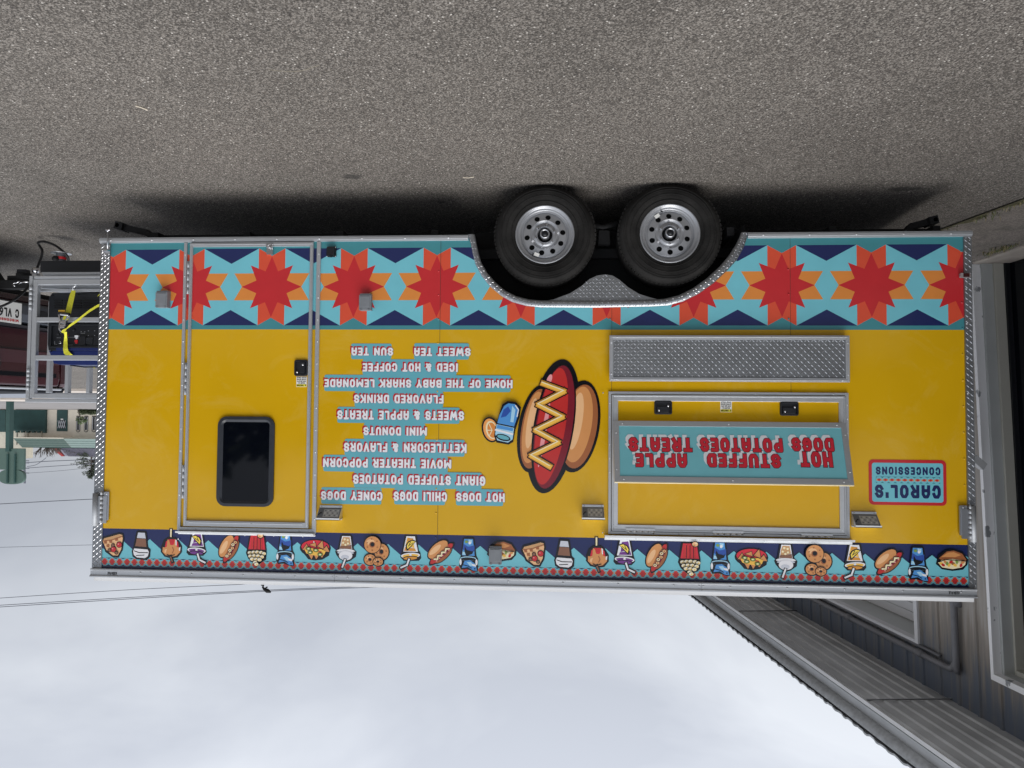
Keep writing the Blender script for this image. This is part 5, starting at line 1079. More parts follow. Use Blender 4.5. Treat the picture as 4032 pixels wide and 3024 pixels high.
TRIMW = mat('peeling_white_trim', (214,214,216), .6); JAMB = mat('grey_jamb', (188,191,190), .5, 0, 0, (3,.05)); SOF = mat('soffit_metal', (178,179,180), .5, 0, 0, (2.2,.2,(1,1,1))); SOFL = mat('fascia_metal', (196,196,196), .45, 0, 0, (6,.08)); ROOFE = mat('roof_edge', (150,152,154), .6, 0, 0, (20,.2)); GUT = mat('gutter_grey', (160,162,164), .45, 0, 0, (7,.08)); CREAMT = mat('sash_beige', (190,188,178), .5)
# window opening nearest the camera
sA, hA = BF.px('N5', 785, 1290, 0.0); sB, hB = BF.px('N4', 443, 970, 0.0)
win_s = (sA+sB)/2; win_h = hA; hsill = hB+.0
hw = (BF.px('T6', 700, 235, 0)[1]+BF.px('T6', 1716, 852, 0)[1])/2        # wall top / soffit height
gs, gh = BF.px('T6', 1588, 502, 0.0)                                   # near corner of the far opening
S0, S1 = -9.0, 16.0
mb = MB()                                # siding as ribbed profile, leaving the two openings free
def siding(a0, a1, h0, h1):
    prof = []; a = math.floor(a0/.3)*.3; pts = [a0]
    seq = []
    while a < a1+.3:
        for da, o in ((0,0),(.245,0),(.255,.016),(.29,.016)): 
            if a0 <= a+da <= a1: seq.append((a+da, o))
        a += .3
    seq = [(a0, seq[0][1] if seq else 0)]+seq+[(a1, seq[-1][1] if seq else 0)]
    n = len(seq); v = [BF.at(a, h0, o) for a, o in seq]+[BF.at(a, h1, o) for a, o in seq]
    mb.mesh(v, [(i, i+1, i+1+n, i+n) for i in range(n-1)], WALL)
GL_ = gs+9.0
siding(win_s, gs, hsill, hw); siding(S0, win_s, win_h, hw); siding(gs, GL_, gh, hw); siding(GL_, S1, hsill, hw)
for a0, a1, h0, h1 in ((win_s+.001, gs-.001, hsill, hw),): BF.box(mb, a0, a1, h0, h1, -.2, -.012, SOF)
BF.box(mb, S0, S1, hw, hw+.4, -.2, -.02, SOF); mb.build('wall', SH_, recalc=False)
sw, _o = BF.px('N5', 735, 700, 0.0)
mb = MB(); TH = .055                     # thin white casing with chipped paint
TW, t, b, N, L = nodes('chipped_white'); tc = N('ShaderNodeTexCoord'); ns = N('ShaderNodeTexNoise'); ns.inputs['Scale'].default_value = 7; ns.inputs['Detail'].default_value = 4; mpg = N('ShaderNodeMapping'); mpg.inputs['Scale'].default_value = (1,1,.7); L(tc.outputs['Object'], mpg.inputs[0]); L(mpg.outputs[0], ns.inputs['Vector']); L(ramp(t, ns.outputs['Fac'], (.36, (.30,.31,.32)), (.39, (.88,.88,.89))), b.inputs['Base Color']); b.inputs['Roughness'].default_value = .55
RD = .16
BF.box(mb, win_s-.0, win_s+.04, hsill, win_h+.04, -.05, .035, TW); BF.box(mb, S0, win_s-.001, win_h-.02, win_h+.04, -.05, .035, TW); mb.build('window_casing', SH_)
jo = -.15
mb = MB(); BF.box(mb, win_s-.03, win_s-.001, hsill, win_h-.021, -.34, -.051, JAMB); BF.box(mb, S0, win_s-.031, win_h-.0205, win_h, -.34, -.051, JAMB); mb.build('window_jamb', SH_)
mb = MB(); BF.box(mb, win_s-.056, win_s-.031, hsill, win_h-.022, -.25, jo, CREAMT); BF.box(mb, S0, win_s-.057, win_h-.07, win_h-.022, -.25, jo, CREAMT); mb.build('window_stop', SH_, .004)
mb = MB(); BF.box(mb, win_s-.075, win_s-.031, hsill, win_h-.08, -.33, -.251, BLACKP); BF.box(mb, S0, win_s-.076, win_h-.12, win_h-.08, -.33, -.251, BLACKP); mb.build('window_sash', SH_)
mb = MB(); v = [BF.at(a, h, -.30) for a, h in ((S0, hsill), (win_s-.06, hsill), (win_s-.06, win_h-.1), (S0, win_h-.1))]; mb.mesh(v, [(0,1,2,3)], GLASSD)
mb.build('window_glass', SH_, recalc=False)
mb = MB(); BF.box(mb, S0, win_s, hsill-.35, hsill, -.6, .03, CONC); BF.box(mb, win_s+.001, S1, hsill-.35, hsill-.02, -.2, .02, CONC); mb.build('foundation', SH_, .008)
# far opening: casing, recess and slatted white shutter
mb = MB(); BF.box(mb, gs-.002, gs+.06, hsill, gh+.06, -.06, .04, TRIMW); BF.box(mb, gs+.061, GL_, gh, gh+.06, -.06, .04, TRIMW); mb.build('shutter_casing', SH_)
mb = MB(); BF.box(mb, gs, gs+.06, hsill, gh, -.5, -.061, JAMB); BF.box(mb, gs+.061, GL_, gh, gh+.05, -.5, -.061, JAMB)
mb.build('shutter_reveal', SH_)
mb = MB()
h = hsill
while h < gh-.01: BF.box(mb, gs+.06, GL_, h+.004, min(h+.11, gh), -.45, -.40, TRIMW); BF.box(mb, gs+.06, GL_, h-.004, h+.004, -.45, -.415, JAMB); h += .115
mb.build('shutter', SH_)
# eave: ribbed soffit, light fascia, gutter edge
q0 = BF.level('T6', 285, 200, hw); q1 = BF.level('T6', 1850, 1273, hw); ow = (q0[1]+q1[1])/2
mb = MB(); seq = []; o = 0.0
while o < ow-.02:
    for do, dh in ((0,0),(.10,0),(.113,-.018),(.137,-.018),(.15,0)):
        if o+do < ow: seq.append((o+do, dh))
    o += .15
seq.append((ow, 0)); n = len(seq); sj = BF.level('T6', 1500, 865, hw)[0]; sk2 = BF.level('T6', 640, 325, hw)[0]
for a0, a1, dz in ((S0, sj, 0), (sj, sk2, .012), (sk2, S1, .02)):
    v = [BF.at(a, hw+dh+dz, o) for a in (a0, a1) for o, dh in seq]; mb.mesh(v, [(i, i+1, i+1+n, i+n) for i in range(n-1)], SOF)
for a_ in (sj, sk2): BF.box(mb, a_-.012, a_+.008, hw-.024, hw-.0185, .002, ow-.002, GUT if a_ == sj else DARK); BF.box(mb, a_-.022, a_-.013, hw-.0235, hw-.0185, .002, ow-.002, DARK)
mb.build('soffit', SH_, recalc=False)
f1 = (BF.px('T6', 262, 200, ow)[1]+BF.px('T6', 1000, 720, ow)[1])/2
mb = MB(); BF.box(mb, S0, S1, hw-.02, hw+.022, ow, ow+.022, SOFL); BF.box(mb, S0, S1, hw+.023, hw+.034, ow, ow+.008, DARK); BF.box(mb, S0, S1, hw+.035, hw+.13, ow+.0, ow+.016, GUT); mb.build('fascia', SH_)
mb = MB(); n = 10; pr = [(ow+.03+.075*math.cos(rad(180+18*i)), hw+.21+.085*math.sin(rad(180+18*i))) for i in range(11)]
v = [BF.at(a, h, o) for a in (S0, S1) for o, h in pr]; mb.mesh(v, [(i, i+1, i+1+11, i+11) for i in range(10)], ROOFE, True); mb.build('gutter', SH_, recalc=False)
mb = MB(); a = S0; seq = []; q = random.Random(11)
while a < S1:
    for da, dh in ((0,0),(.05,.015),(.09,.015),(.13,0),(.2,0)): seq.append((a+da, dh+q.uniform(-.005,.005)))
    a += .21
n = len(seq); v = [BF.at(a, hw+.225+dh, ow+.12) for a, dh in seq]+[BF.at(a, hw+.245+dh, ow+.12) for a, dh in seq]+[BF.at(a, hw+.55+dh, -.6) for a, dh in seq]
mb.mesh(v, [(i, i+1, i+1+n, i+n) for i in range(n-1)]+[(i+n, i+1+n, i+1+2*n, i+2*n) for i in range(n-1)], ROOFE); mb.build('roof', SH_, recalc=False)
# conduit up the wall with a bend, then along above the shutter
mb = MB(); PIPE = mat('painted_conduit', (112,112,116), .5, 0, 0, (8,.12)); o = .055
c0 = BF.px('T6', 1782, 250, o); c1 = BF.px('T6', 1772, 560, o); c2 = BF.px('T6', 1745, 650, o); c3 = BF.px('T6', 1690, 650, o); c4 = BF.px('T6', 1500, 535, o); c5 = BF.px('T6', 1150, 325, o); c6 = BF.px('T6', 950, 215, o)
hm = c4[1]
pts = [BF.at(c0[0], -.5+c0[1]-1.2, o), BF.at(c0[0], c1[1], o), BF.at(c0[0]+.02, hm-.08, o), BF.at(c0[0]+.08, hm-.01, o), BF.at(c0[0]+.2, hm, o), BF.at(c0[0]+.4, hm, o)]
mb.tube(smooth(pts, 5)+[BF.at(S1-1, hm, o)], .034, PIPE, 12)
for s_ in (c0[0]+.55, c4[0]+1.2, c4[0]+2.6): mb.tube([BF.at(s_, hm, o), BF.at(s_+.12, hm, o)], .043, PIPE, 12)
mb.tube([BF.at(c0[0]-.05, c0[1]+.02, .02), BF.at(c0[0]+.06, c0[1]+.02, .02)], .05, PIPE, 10)
mb.tube([BF.at(c0[0]+.3, hm-.07, .03), BF.at(S1-1, hm-.07, .03)], .018, PIPE, 8); mb.build('conduit', SH_)
mb = MB(); p = BF.px('T4', 1775, 520, .2); a_ = BF.at(p[0], p[1], .2)
mb.obox(a_, (.05,0,-.045), (0,.04,0), (.02,0,.03), SOFL); tag(mb.build('bracket_cap', SH_, .003), None)
# boxes and a blue panel stored behind the window glass
q = random.Random(4)
# concrete apron with ragged weeds along its edge
E0, E1 = ground_at('N4', 60, 488), ground_at('N4', 1100, 105); dE = (E1-E0).normalized()
mb = MB(); P_ = [E0-dE*.0+(-dE)*6, E1+dE*5]; v = [Vector((p.x, p.y, gz(p.y)+.008)) for p in P_]; W2 = [BF.at(a, 0, -.3) for a in (9.0, -8)]
v += [Vector((W2[1].x, W2[1].y, gz(W2[1].y)+.03)), Vector((W2[0].x, W2[0].y, gz(W2[0].y)+.03))]
APR, t, b, N, L = nodes('worn_apron'); tc = N('ShaderNodeTexCoord'); na = noi(7, 6, .62) if False else None
n_a = N('ShaderNodeTexNoise'); n_a.inputs['Scale'].default_value = 6; n_a.inputs['Detail'].default_value = 8; n_a.inputs['Roughness'].default_value = .65; L(tc.outputs['Object'], n_a.inputs['Vector'])
v_a = N('ShaderNodeTexVoronoi'); v_a.inputs['Scale'].default_value = 110; L(tc.outputs['Object'], v_a.inputs['Vector']); sc_ = N('ShaderNodeSeparateColor'); L(v_a.outputs['Color'], sc_.inputs[0])
m1 = N('ShaderNodeMixRGB'); m1.blend_type = 'MULTIPLY'; m1.inputs[0].default_value = .8; L(ramp(t, n_a.outputs['Fac'], (.3, (.15,.135,.115)), (.55, (.235,.205,.18)), (.75, (.28,.25,.22))), m1.inputs[1]); L(ramp(t, sc_.outputs[0], (0.0, .55), (1.0, 1.35)), m1.inputs[2]); L(m1.outputs[0], b.inputs['Base Color']); b.inputs['Roughness'].default_value = .9
bq = N('ShaderNodeBump'); bq.inputs['Strength'].default_value = .6; bq.inputs['Distance'].default_value = .01; L(v_a.outputs['Distance'], bq.inputs['Height']); L(bq.outputs[0], b.inputs['Normal'])
mb.mesh(v, [(0,1,2,3)], APR); tag(mb.build('pavement', None, recalc=False), kind='structure')
GR = mat('weed_green', (92,104,58), .8, 0, 0, (12,.4)); GRD = mat('dry_weed', (150,138,100), .85, 0, 0, (12,.3)); MOSS = mat('mossy_dirt', (84,80,58), .95, 0, 0, (25,.45))
mb = MB(); q = random.Random(21)
def blade(p, h, m):
    a = q.uniform(0, 6.28); l = q.uniform(.2, 1.1)*h; d = Vector((math.cos(a)*l, math.sin(a)*l, h)); s_ = Vector((-math.sin(a), math.cos(a), 0))*.0035
    mb.mesh([p-s_, p+s_, p+d*.55+s_*.8+Vector((0,0,h*.12)), p+d], [(0,1,2,3)], m)
tot = (P_[1]-P_[0]).length
for i in range(2600):
    f_ = q.random(); c = P_[0].lerp(P_[1], f_); nn = Vector((-dE.y, dE.x, 0))
    cl = .5+.5*math.sin(f_*tot*7)+.3*math.sin(f_*tot*19)
    if q.random() > .3+.6*cl: continue
    c = c+nn*abs(q.gauss(0,.05))*(1 if nn.x < 0 else -1); c.z = gz(c.y)+.008; blade(c, q.uniform(.008,.03)*(1+.5*cl), GR if q.random() < .7 else GRD)
for i in range(1800):                    # along the foot of the wall
    a = q.uniform(-2.4, .2); p = BF.at(a, 0, .10+abs(q.gauss(0,.06))); p.z = gz(p.y)+.02
    if q.random() < .4+.5*math.sin(a*9): blade(p, q.uniform(.01,.05), GR if q.random() < .45 else GRD)
tag(mb.build('weeds', None, recalc=False), 'thin weeds growing along the concrete edge by the shop', 'weeds', kind='stuff')
mb = MB(); q = random.Random(5)
for i in range(240):
    f_ = i/240; c0_ = P_[0].lerp(P_[1], f_); c1_ = P_[0].lerp(P_[1], f_+1/240); nn = Vector((-dE.y, dE.x, 0)); nn = nn if nn.x < 0 else -nn
    w0, w1 = .035+.03*math.sin(i*.7)+.02*math.sin(i*1.9), .035+.03*math.sin((i+1)*.7)+.02*math.sin((i+1)*1.9)
    v = [c0_-nn*.02, c1_-nn*.02, c1_+nn*w1, c0_+nn*w0]; v = [Vector((p.x, p.y, gz(p.y)+.0115)) for p in v]; mb.mesh(v, [(0,1,2,3)], MOSS)
tag(mb.build('dirt', None, recalc=False), kind='structure')

# =================================================================== ACROSS THE STREET
yD = 70.0
p0_ = W('N3', 700, 412, yD)
FB = Frame((p0_.x, yD, p0_.z), (1, 0, 0), (-.012, 0, 1), (0, -1, 0))
CB_ = thing('cream_building', 'cream painted building with green garage cladding, green door, arched windows and green roof edge', 'building', (p0_.x, yD, p0_.z))
CREAM = mat('cream_wall', (222,214,198), .85, 0, 0, (1.2,.07)); CREAM2 = mat('cream_brick', (206,200,184), .85, 0, 0, (3,.08)); GRN = mat('dark_green', (44,74,72), .6, 0, 0, (2,.12)); GRN2 = mat('green_metal_roof', (62,82,74), .5, 0, 0, (2,.06)); GRN3 = mat('pale_green_roof', (112,130,124), .45, 0, 0, (2,.06)); WINB = mat('black_window', (24,26,28), .2)
fx = lambda X, Y_, o=0: FB.px('N3', X, Y_, o)
def fbox(mb, X0, X1, Y0, Y1, o0, o1, m): a0, h0 = fx(X1, Y0); a1, h1 = fx(X0, Y1); FB.box(mb, a0, a1, h0, h1, o0, o1, m)
mb = MB(); a0, _ = fx(1500, 412); a1, _ = fx(330, 412); _, h1 = fx(700, 830); FB.box(mb, a0, a1, -1, h1, -9, 0, CREAM); a2, _ = fx(-700, 412); a1b, ht = fx(380, 1100); FB.box(mb, a1+.001, a2, -1, fx(150,1105)[1], -1.6, -.02, CREAM2); mb.build('wall', CB_)
mb = MB(); eh0 = (fx(340, 822)[1]+fx(1040, 795)[1])/2; eh1 = fx(700, 945)[1]; aL = fx(1035, 850)[0]; aR = fx(335, 850)[0]
def mansard(mb, a0, a1, m, n):
    for i in range(n):
        f0_, f1_ = i/n, (i+1)/n; v = [FB.at(a, eh0+(eh1-eh0)*f, 1.5-1.3*f+.04*(f in (f1_,) and f != 1)) for f in (f0_, f1_) for a in (a0, a1)]
        mb.mesh(v, [(0,1,3,2)], m)
        v = [FB.at(a, eh0+(eh1-eh0)*f1_+d, 1.5-1.3*f1_+.05) for d in (-.05, .02) for a in (a0, a1)]; mb.mesh(v, [(0,1,3,2)], GRN)
mansard(mb, aL, aR, GRN2, 4); FB.box(mb, aL, aR, eh0-.1, eh0, 0.01, 1.5, CREAM); mb.build('roof', CB_, recalc=False)
mb = MB(); mansard(mb, fx(1500,850)[0], aL-.01, GRN3, 4); mb.build('roof', CB_, recalc=False, label='pale green metal roof section')
mb = MB(); fbox(mb, 215, 675, 412, 708, .02, .35, GRN); fbox(mb, -700, 110, 412, 715, .02, .35, GRN)
a0, hT = fx(675, 708); a1, _ = fx(215, 708); n = int((a1-a0)/.55)
for i in range(n): a = a0+(a1-a0)*i/n; FB.box(mb, a+.05, a+.33, hT, hT+.22, .02, .34, GRN)
for i in range(40): a = a0+(a1-a0)*i/40; FB.box(mb, a, a+.03, .1, hT-.1, .351, .38, GRN)
mb.build('garage_cladding', CB_)
mb = MB(); fbox(mb, 812, 966, 412, 712, .01, .10, GRN); D_ = mb.build('door', CB_)
mb = MB(); fbox(mb, 838, 944, 558, 672, .105, .12, WINB); mb.build('door_window', D_)
mb = MB(); h0, h1 = fx(880, 560)[1], fx(880, 670)[1]; a0, a1 = fx(944, 600)[0], fx(838, 600)[0]
for i in range(4):
    for s_ in (0, 1): b0_ = FB.at(a0+(a1-a0)*(i+s_)/4, h0, .16); b1_ = FB.at(a0+(a1-a0)*(i+1-s_)/4, h1, .16+.01*s_); mb.bar(b0_, b1_, .07, .02, ZINC)
mb.build('window_lattice', D_)
mb = MB(); fbox(mb, 872, 908, 536, 552, .105, .115, STICK); mb.build('door_notice', D_)
for X in (1115, 1228, 1338):
    mb = MB(); a, h0 = fx(X, 512); h1 = fx(X, 695)[1]; r = .5; w_ = .22
    pr = [(-w_,h0-.1),(w_,h0-.1),(w_,h1)]+[(w_*math.cos(rad(15*i)), h1+w_*1.15*math.sin(rad(15*i))) for i in range(13)]+[(-w_,h1)]
    FBv = lambda q, o: [FB.at(a+x, h, o) for x, h in q]
    pi_ = [(x*.82, h0-.02 if h < h0 else (h1+(h-h1)*.82 if h > h1 else h)) for x, h in pr]; n = len(pr)
    mb.mesh(FBv(pr, .06)+FBv(pi_, .06)+FBv(pr, .0), [(i,(i+1)%n,(i+1)%n+n,i+n) for i in range(n)]+[(i,(i+1)%n,(i+1)%n+2*n,i+2*n) for i in range(n)], mat('window_trim_dark', (70,68,64), .7)); wd2 = mb.build('arched_window', CB_, recalc=False)
    mb = MB(); FB.box(mb, a-.11, a+.11, h0, h1, .01, .05, WINB); mb.build('window_pane', wd2)
    for e_ in (-.165, .115): mb = MB(); FB.box(mb, a+e_, a+e_+.05, h0, h1, .01, .055, TRIMW); mb.build('window_sash', wd2)
for X in (385, 585): mb = MB(); fbox(mb, X-8, X+20, 712, 828, .02, .14, CREAM2); mb.build('pilaster', CB_)
mb = MB(); fbox(mb, 245, 253, 712, 905, .03, .12, BLACKP); mb.build('drain_pipe', CB_)

pR = W('N3', 1100, 950, 92.0)
RF = Frame((pR.x, 92.0, 0), (1,0,0), (0,0,1), (0,-1,0)); RBD = thing('red_building', 'red gabled building with a grey ribbed metal roof showing behind the green roof', 'building', (pR.x, 92.0, gz(92)))
rx = lambda X, Y_: RF.px('N3', X, Y_)
a0, h0 = rx(1450, 905); a1, h1 = RF.px('N3', 934, 1067, -3.0); a2, h2 = rx(780, 950)
mb = MB(); v = [RF.at(a0-3, h0-6, .2), RF.at(rx(820,945)[0], h0-6, .2), RF.at(rx(820,945)[0], rx(820,948)[1], .2), RF.at(a1, h1, -3), RF.at(a0-3, h1, -3), RF.at(a0-3, rx(820,948)[1], .2)]
mb.mesh([v[2], v[3], v[4], v[5]], [(0,1,2,3)], mat('grey_ribbed_roof', (98,96,108), .5, 0, 0, (1,.08)))
for i in range(60): a = a0-3+(rx(850,945)[0]-a0+3)*i/60; b0_ = RF.at(a, rx(820,948)[1]+.02, .22); b1_ = RF.at(a+(a1-rx(820,945)[0])*(1), h1+.02, -2.98); mb.bar(b0_, b1_, .12, .06, MATS['grey_ribbed_roof']) if a+(a1-rx(820,945)[0]) > a0-4 else None
mb.build('roof', RBD, recalc=False)
REDW = mat('red_boards', (176,70,70), .8, 0, 0, (2,.08)); mb = MB(); e_ = rx(775, 950)
v = [RF.at(*rx(X, Y_), o) for o in (.35, .05) for X, Y_ in ((780,948),(822,948),(932,1067),(900,1070),(788,980))]; mb.mesh(v, [(0,1,2,3,4),(5,6,7,8,9)]+[(i,(i+1)%5,(i+1)%5+5,i+5) for i in range(5)], REDW); v2 = [RF.at(a0-3, h0-7, .15), RF.at(rx(820,945)[0], h0-7, .15), RF.at(rx(820,945)[0], rx(820,948)[1]-.02, .15), RF.at(a0-3, rx(820,948)[1]-.02, .15)]; mb.mesh(v2, [(0,1,2,3)], REDW); mb.build('wall', RBD, recalc=False)

# street sign seen from behind
yS = 44.0; pS = W('N3', 137, 285, yS); SF = Frame((pS.x, yS, pS.z), (1,0,0), (-.02,0,1), (0,-1,0)); SG = thing('street_sign', 'back of a tall green sign with rectangular and oval boards on one post', 'sign', (pS.x, yS, pS.z))
sx_ = lambda X, Y_: SF.px('N3', X, Y_); SGM = mat('sign_back_green', (84,108,100), .55, 0, 0, (1,.06)); SGD = mat('sign_post_green', (50,80,76), .55, 0, 0, (2,.1))
mb = MB(); SF.box(mb, sx_(165,600)[0], sx_(112,600)[0], -.3, sx_(137,1000)[1], -.2, .2, SGD); mb.build('post', SG)
mb = MB(); SF.box(mb, sx_(335,1100)[0], sx_(-330,1100)[0], sx_(137,958)[1], sx_(137,1262)[1], -.24, .0, SGM); mb.build('board', SG, .03)
mb = MB(); cx_, cz_ = sx_(160, 1362); rx_ = abs(sx_(340,1362)[0]-cx_); rz_ = (sx_(160,1468)[1]-sx_(160,1258)[1])/2; n = 40
v = []; 
for o in (.0, -.24): v += [SF.at(cx_+rx_*math.copysign(abs(math.cos(t_))**.75, math.cos(t_)), cz_+rz_*math.copysign(abs(math.sin(t_))**.75, math.sin(t_)), o) for t_ in [2*math.pi*i/n for i in range(n)]]
mb.mesh(v, [tuple(range(n)), tuple(range(n,2*n))]+[(i,(i+1)%n,(i+1)%n+n,i+n) for i in range(n)], SGM); mb.build('oval_board', SG)
for X in (123, 228): mb = MB(); SF.box(mb, sx_(X+9,1100)[0], sx_(X-9,1100)[0], sx_(X,1035)[1], sx_(X,1445)[1], .01, .15, SGD); mb.build('stiffener', SG)

# trees and shrubs
BARK = mat('bark', (92,84,78), .9, 0, 0, (6,.25)); LEAF = mat('leaf_green', (74,92,50), .7, 0, 0, (1.5,.35)); LEAFD = mat('conifer_green', (52,62,46), .8, 0, 0, (2,.35)); HEDGE = mat('hedge_leaf', (64,74,46), .8, 0, 0, (2,.4))
def clump(mb, c, r, n, m, q, sz):
    for _ in range(n):
        d = Vector((q.gauss(0,1), q.gauss(0,1), q.gauss(0,1))).normalized()*r*q.random()**.4; p = Vector(c)+Vector((d.x, d.y, d.z))
        a = Vector((q.uniform(-1,1), q.uniform(-1,1), q.uniform(-1,1))).normalized()*sz*q.uniform(.6,1.3); b_ = a.orthogonal().normalized()*sz*q.uniform(.3,.7)
        mb.mesh([p-a, p-b_, p+a, p+b_], [(0,1,2,3)], m)
def branch(mb, p, d, l, r, dep, q, m, spread=.6):
    pts = [p]; dd = d.copy()
    for i in range(3): dd = (dd+Vector((q.uniform(-.18,.18), q.uniform(-.18,.18), q.uniform(-.02,.12)))).normalized(); pts.append(pts[-1]+dd*l/3)
    mb.tube(pts, [r, r*.85, r*.7, r*.5], m, 5, False)
    if dep > 0:
        for _ in range(q.choice((3,4,4))):
            f_ = q.uniform(.35, 1); b_ = pts[min(3, int(f_*3))]; nd = (dd+Vector((q.uniform(-1,1), q.uniform(-1,1), q.uniform(-.3,.8)))*spread).normalized(); branch(mb, b_, nd, l*q.uniform(.5,.75), r*.5, dep-1, q, m, spread)
def bare_tree(X, Yb, Ytop, y, lab, seed, rr=.2):
    q = random.Random(seed); p = W('N3', X, Yb, y); top = W('N3', X, Ytop, y); H = top.z-gz(y); t_ = thing('bare_tree', lab, 'tree', (p.x, y, gz(y)), 'leafless trees behind the cream building')
    mb = MB(); mb.tube([(p.x, y, gz(y)), (p.x+.1, y, gz(y)+H*.5)], [rr*1.3, rr], BARK, 7); mb.build('trunk', t_)
    mb = MB()
    for i in range(6): branch(mb, Vector((p.x+.1, y, gz(y)+H*(.42+.04*i))), Vector((q.uniform(-.9,.9), q.uniform(-.4,.4), .9)).normalized(), H*.26, rr*.5, 3, q, BARK)
    mb.build('crown', t_)
bare_tree(655, 950, 1110, 84, 'largest bare tree rising behind the green mansard roof', 3, .25); bare_tree(810, 950, 1090, 88, 'small bare tree beside the red gable', 9, .16)
y = 96.0; p = W('N3', 1300, 1060, y); top = W('N3', 1305, 1370, y); t_ = thing('conifer_tree', 'thin ragged conifer half hidden by the trailer corner', 'tree', (p.x, y, gz(y))); q = random.Random(8); mb = MB(); mb.tube([(p.x, y, gz(y)), (p.x, y, top.z)], [.3, .04], BARK, 6); mb.build('trunk', t_)
mb = MB(); h0 = gz(y)+5; 
for i in range(105):
    f_ = q.random(); z = h0+(top.z-h0)*f_; R_ = (1-f_)**.7*5.2*q.uniform(.4,1); a = q.uniform(0,6.28); e = Vector((p.x+R_*math.cos(a), y+R_*math.sin(a), z-R_*.12)); mb.tube([(p.x,y,z), e], [.05,.015], BARK, 4, False)
    for j in range(6): clump(mb, Vector((p.x,y,z)).lerp(e, .4+.6*j/6), .36, 4, LEAFD, q, .16)
mb.build('crown', t_, recalc=False)
y = 66.0; p = W('N3', 1150, 560, y); gq = W('N3', 1110, 405, y); t_ = thing('sapling', 'small round leafy sapling on a thin stem before the arched windows', 'tree', (gq.x, y, gq.z)); q = random.Random(2); mb = MB(); mb.tube([gq, W('N3',1135,500,y), p], [.06,.05,.03], BARK, 6); mb.build('trunk', t_); mb = MB()
for dx, dz, r in ((0,0,.3),(.32,-.1,.26),(-.3,.1,.28),(.1,.25,.22),(-.15,-.25,.22),(-.5,.0,.2)): clump(mb, p+Vector((dx,0,dz)), r, 110, LEAF, q, .07)
mb.build('crown', t_, recalc=False)
y = 67.0; t0_ = W('N3', 1270, 402, y); t_ = thing('hedge', 'low dark green hedge at the foot of the arched windows', 'hedge', tuple(t0_)); q = random.Random(6); mb = MB()
for i in range(34): X = 1145+i*9; c = W('N3', X, 432+q.uniform(-16,14), y); clump(mb, c, .32, 90, HEDGE, q, .09)
mb.build('crown', t_, recalc=False)

# overhead wires and a roadside pole hidden behind the trailer
WIRE = mat('wire', (84,88,100), .6)
def wire(lab, pts, y, r=.02, sag=0.0):
    mb = MB(); P0 = [W(kz, X, Y_, y+dy) for kz, X, Y_, dy in pts]; mb.tube(smooth(P0, 6), r*.75, WIRE, 5); o = mb.build('overhead_wire'); tag(o, lab, 'wire', 'overhead wires crossing the sky')
wire('single dark wire crossing level with the awning bracket', [('V',-60,1092,0),('V',205,1078,0),('V',500,1066,0)], 22, .02)
wire('faint thin wire level with the snack frieze', [('V',-60,1184,0),('V',200,1177,0),('V',500,1170,0)], 30, .014)
wire('wire that ends at the clamp over the roof rail', [('V',-60,1296,0),('V',280,1274,0),('V',573,1260,0)], 24, .016)
wire('upper strand of the doubled cable running behind the roof rail', [('V',-60,1315,0),('V',560,1278,0),('V',1060,1262,0),('V',1500,1250,0)], 24, .018)
wire('lower strand of the doubled cable running behind the roof rail', [('V',-60,1311,0),('V',560,1275.5,0),('V',1060,1260,0),('V',1500,1248,0)], 24.3, .018)
wire('low wire from the green sign towards the conifer', [('N3',340,1165,0),('N3',700,1140,0),('N3',1350,1115,0)], 80, .06)
wire('second low wire above the red roof', [('N3',340,1240,0),('N3',700,1215,0),('N3',1350,1170,0)], 80, .05)
wire('faint high wire beside the oval sign', [('N3',340,1312,0),('N3',800,1280,0),('N3',1350,1225,0)], 110, .04)
wire('slack drop wire hanging from the bare tree', [('N3',385,1215,0),('N3',500,1195,0),('N3',600,1135,0),('N3',655,1090,0)], 82, .05)
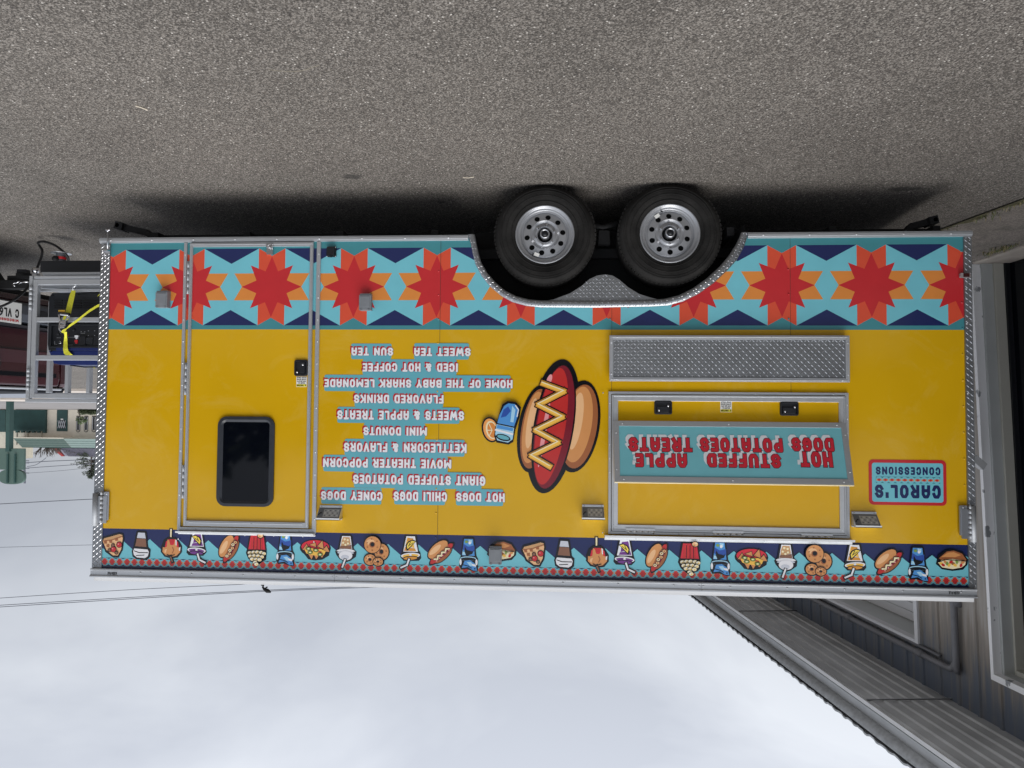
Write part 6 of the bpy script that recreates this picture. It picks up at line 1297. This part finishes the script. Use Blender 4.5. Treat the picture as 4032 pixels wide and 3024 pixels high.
mb = MB(); c = W('T8', 1622, 652, 24); mb.lathe([(.03,0),(.06,.02),(.06,.1),(.03,.12)], c, (0,0,1), DARK, 8); q_ = [W('T8', *p, 24) for p in ((1622,652),(1632,672),(1625,690),(1640,710),(1665,722),(1695,735))]; mb.tube(q_, [.03,.03,.04,.06,.09,.03], DARK, 6); mb.tube([W('T8',1640,705,24), W('T8',1665,688,24)], .03, DARK, 6)
tag(mb.build('cable_clamp'), 'small dark cable clamp hanging on the doubled wires', 'cable clamp')
mb = MB(); c0, c1 = W('N3', 345, 1100, 84), W('N3', 352, 1455, 84); mb.tube([(c0.x, c0.y, gz(84)), c0, c1], .13, WIRE, 6)
for Y_ in (1135, 1165, 1240, 1308): a_ = W('N3', 350, Y_, 84); mb.tube([a_, a_+Vector((-.6,0,0))], .06, WIRE, 5)
tag(mb.build('utility_pole'), 'thin utility pole with small arms beside the green sign', 'utility pole')

# small litter on the asphalt
TWG = mat('dry_twig', (206,196,178), .8); STEM = mat('grass_stem', (150,142,126), .85)
def twig(pts, r, lab):
    mb = MB(); P0 = []
    for kz, X, Y_ in pts: p = ground_at(kz, X, Y_); P0.append(Vector((p.x, p.y, p.z+r)))
    mb.tube(smooth(P0, 4) if len(P0) > 2 else P0, r, TWG if r > .003 else STEM, 6); tag(mb.build('twig'), lab, 'twig')
twig([('V',293,227),('V',306,231),('V',319,236)], .004, 'pale straight straw on the asphalt before the entry door'); twig([('V',1000,382),('V',1012,383),('V',1024,381)], .0035, 'white broken twig on the asphalt just in front of the wheels')
twig([('V',580,150),('V',640,154),('V',690,140)], .0013, 'long thin curved grass stem lying on the asphalt')

# unseen trees added behind the camera to block low sky and give reflections
mb = MB(); q = random.Random(77)
for i in range(90):
    x = -58+1.3*i+q.uniform(-.6,.6); y = -30+q.uniform(-3,3); h = 3.9+1.2*math.sin(i*.37)+.9*math.sin(i*.91)+q.uniform(-.8,.8)
    clump(mb, Vector((x, y, gz(y)+h*.75)), 1.2, 40, HEDGE, q, .75); clump(mb, Vector((x, y-1, gz(y)+h*.4)), 1.5, 34, HEDGE, q, 1.0); clump(mb, Vector((x, y-1, gz(y)+1.2)), 1.6, 16, HEDGE, q, 1.0)
tag(mb.build('added_treeline', None, recalc=False), 'added belt of bushy green trees, unseen behind the camera, blocking low sky light', 'trees', kind='stuff')
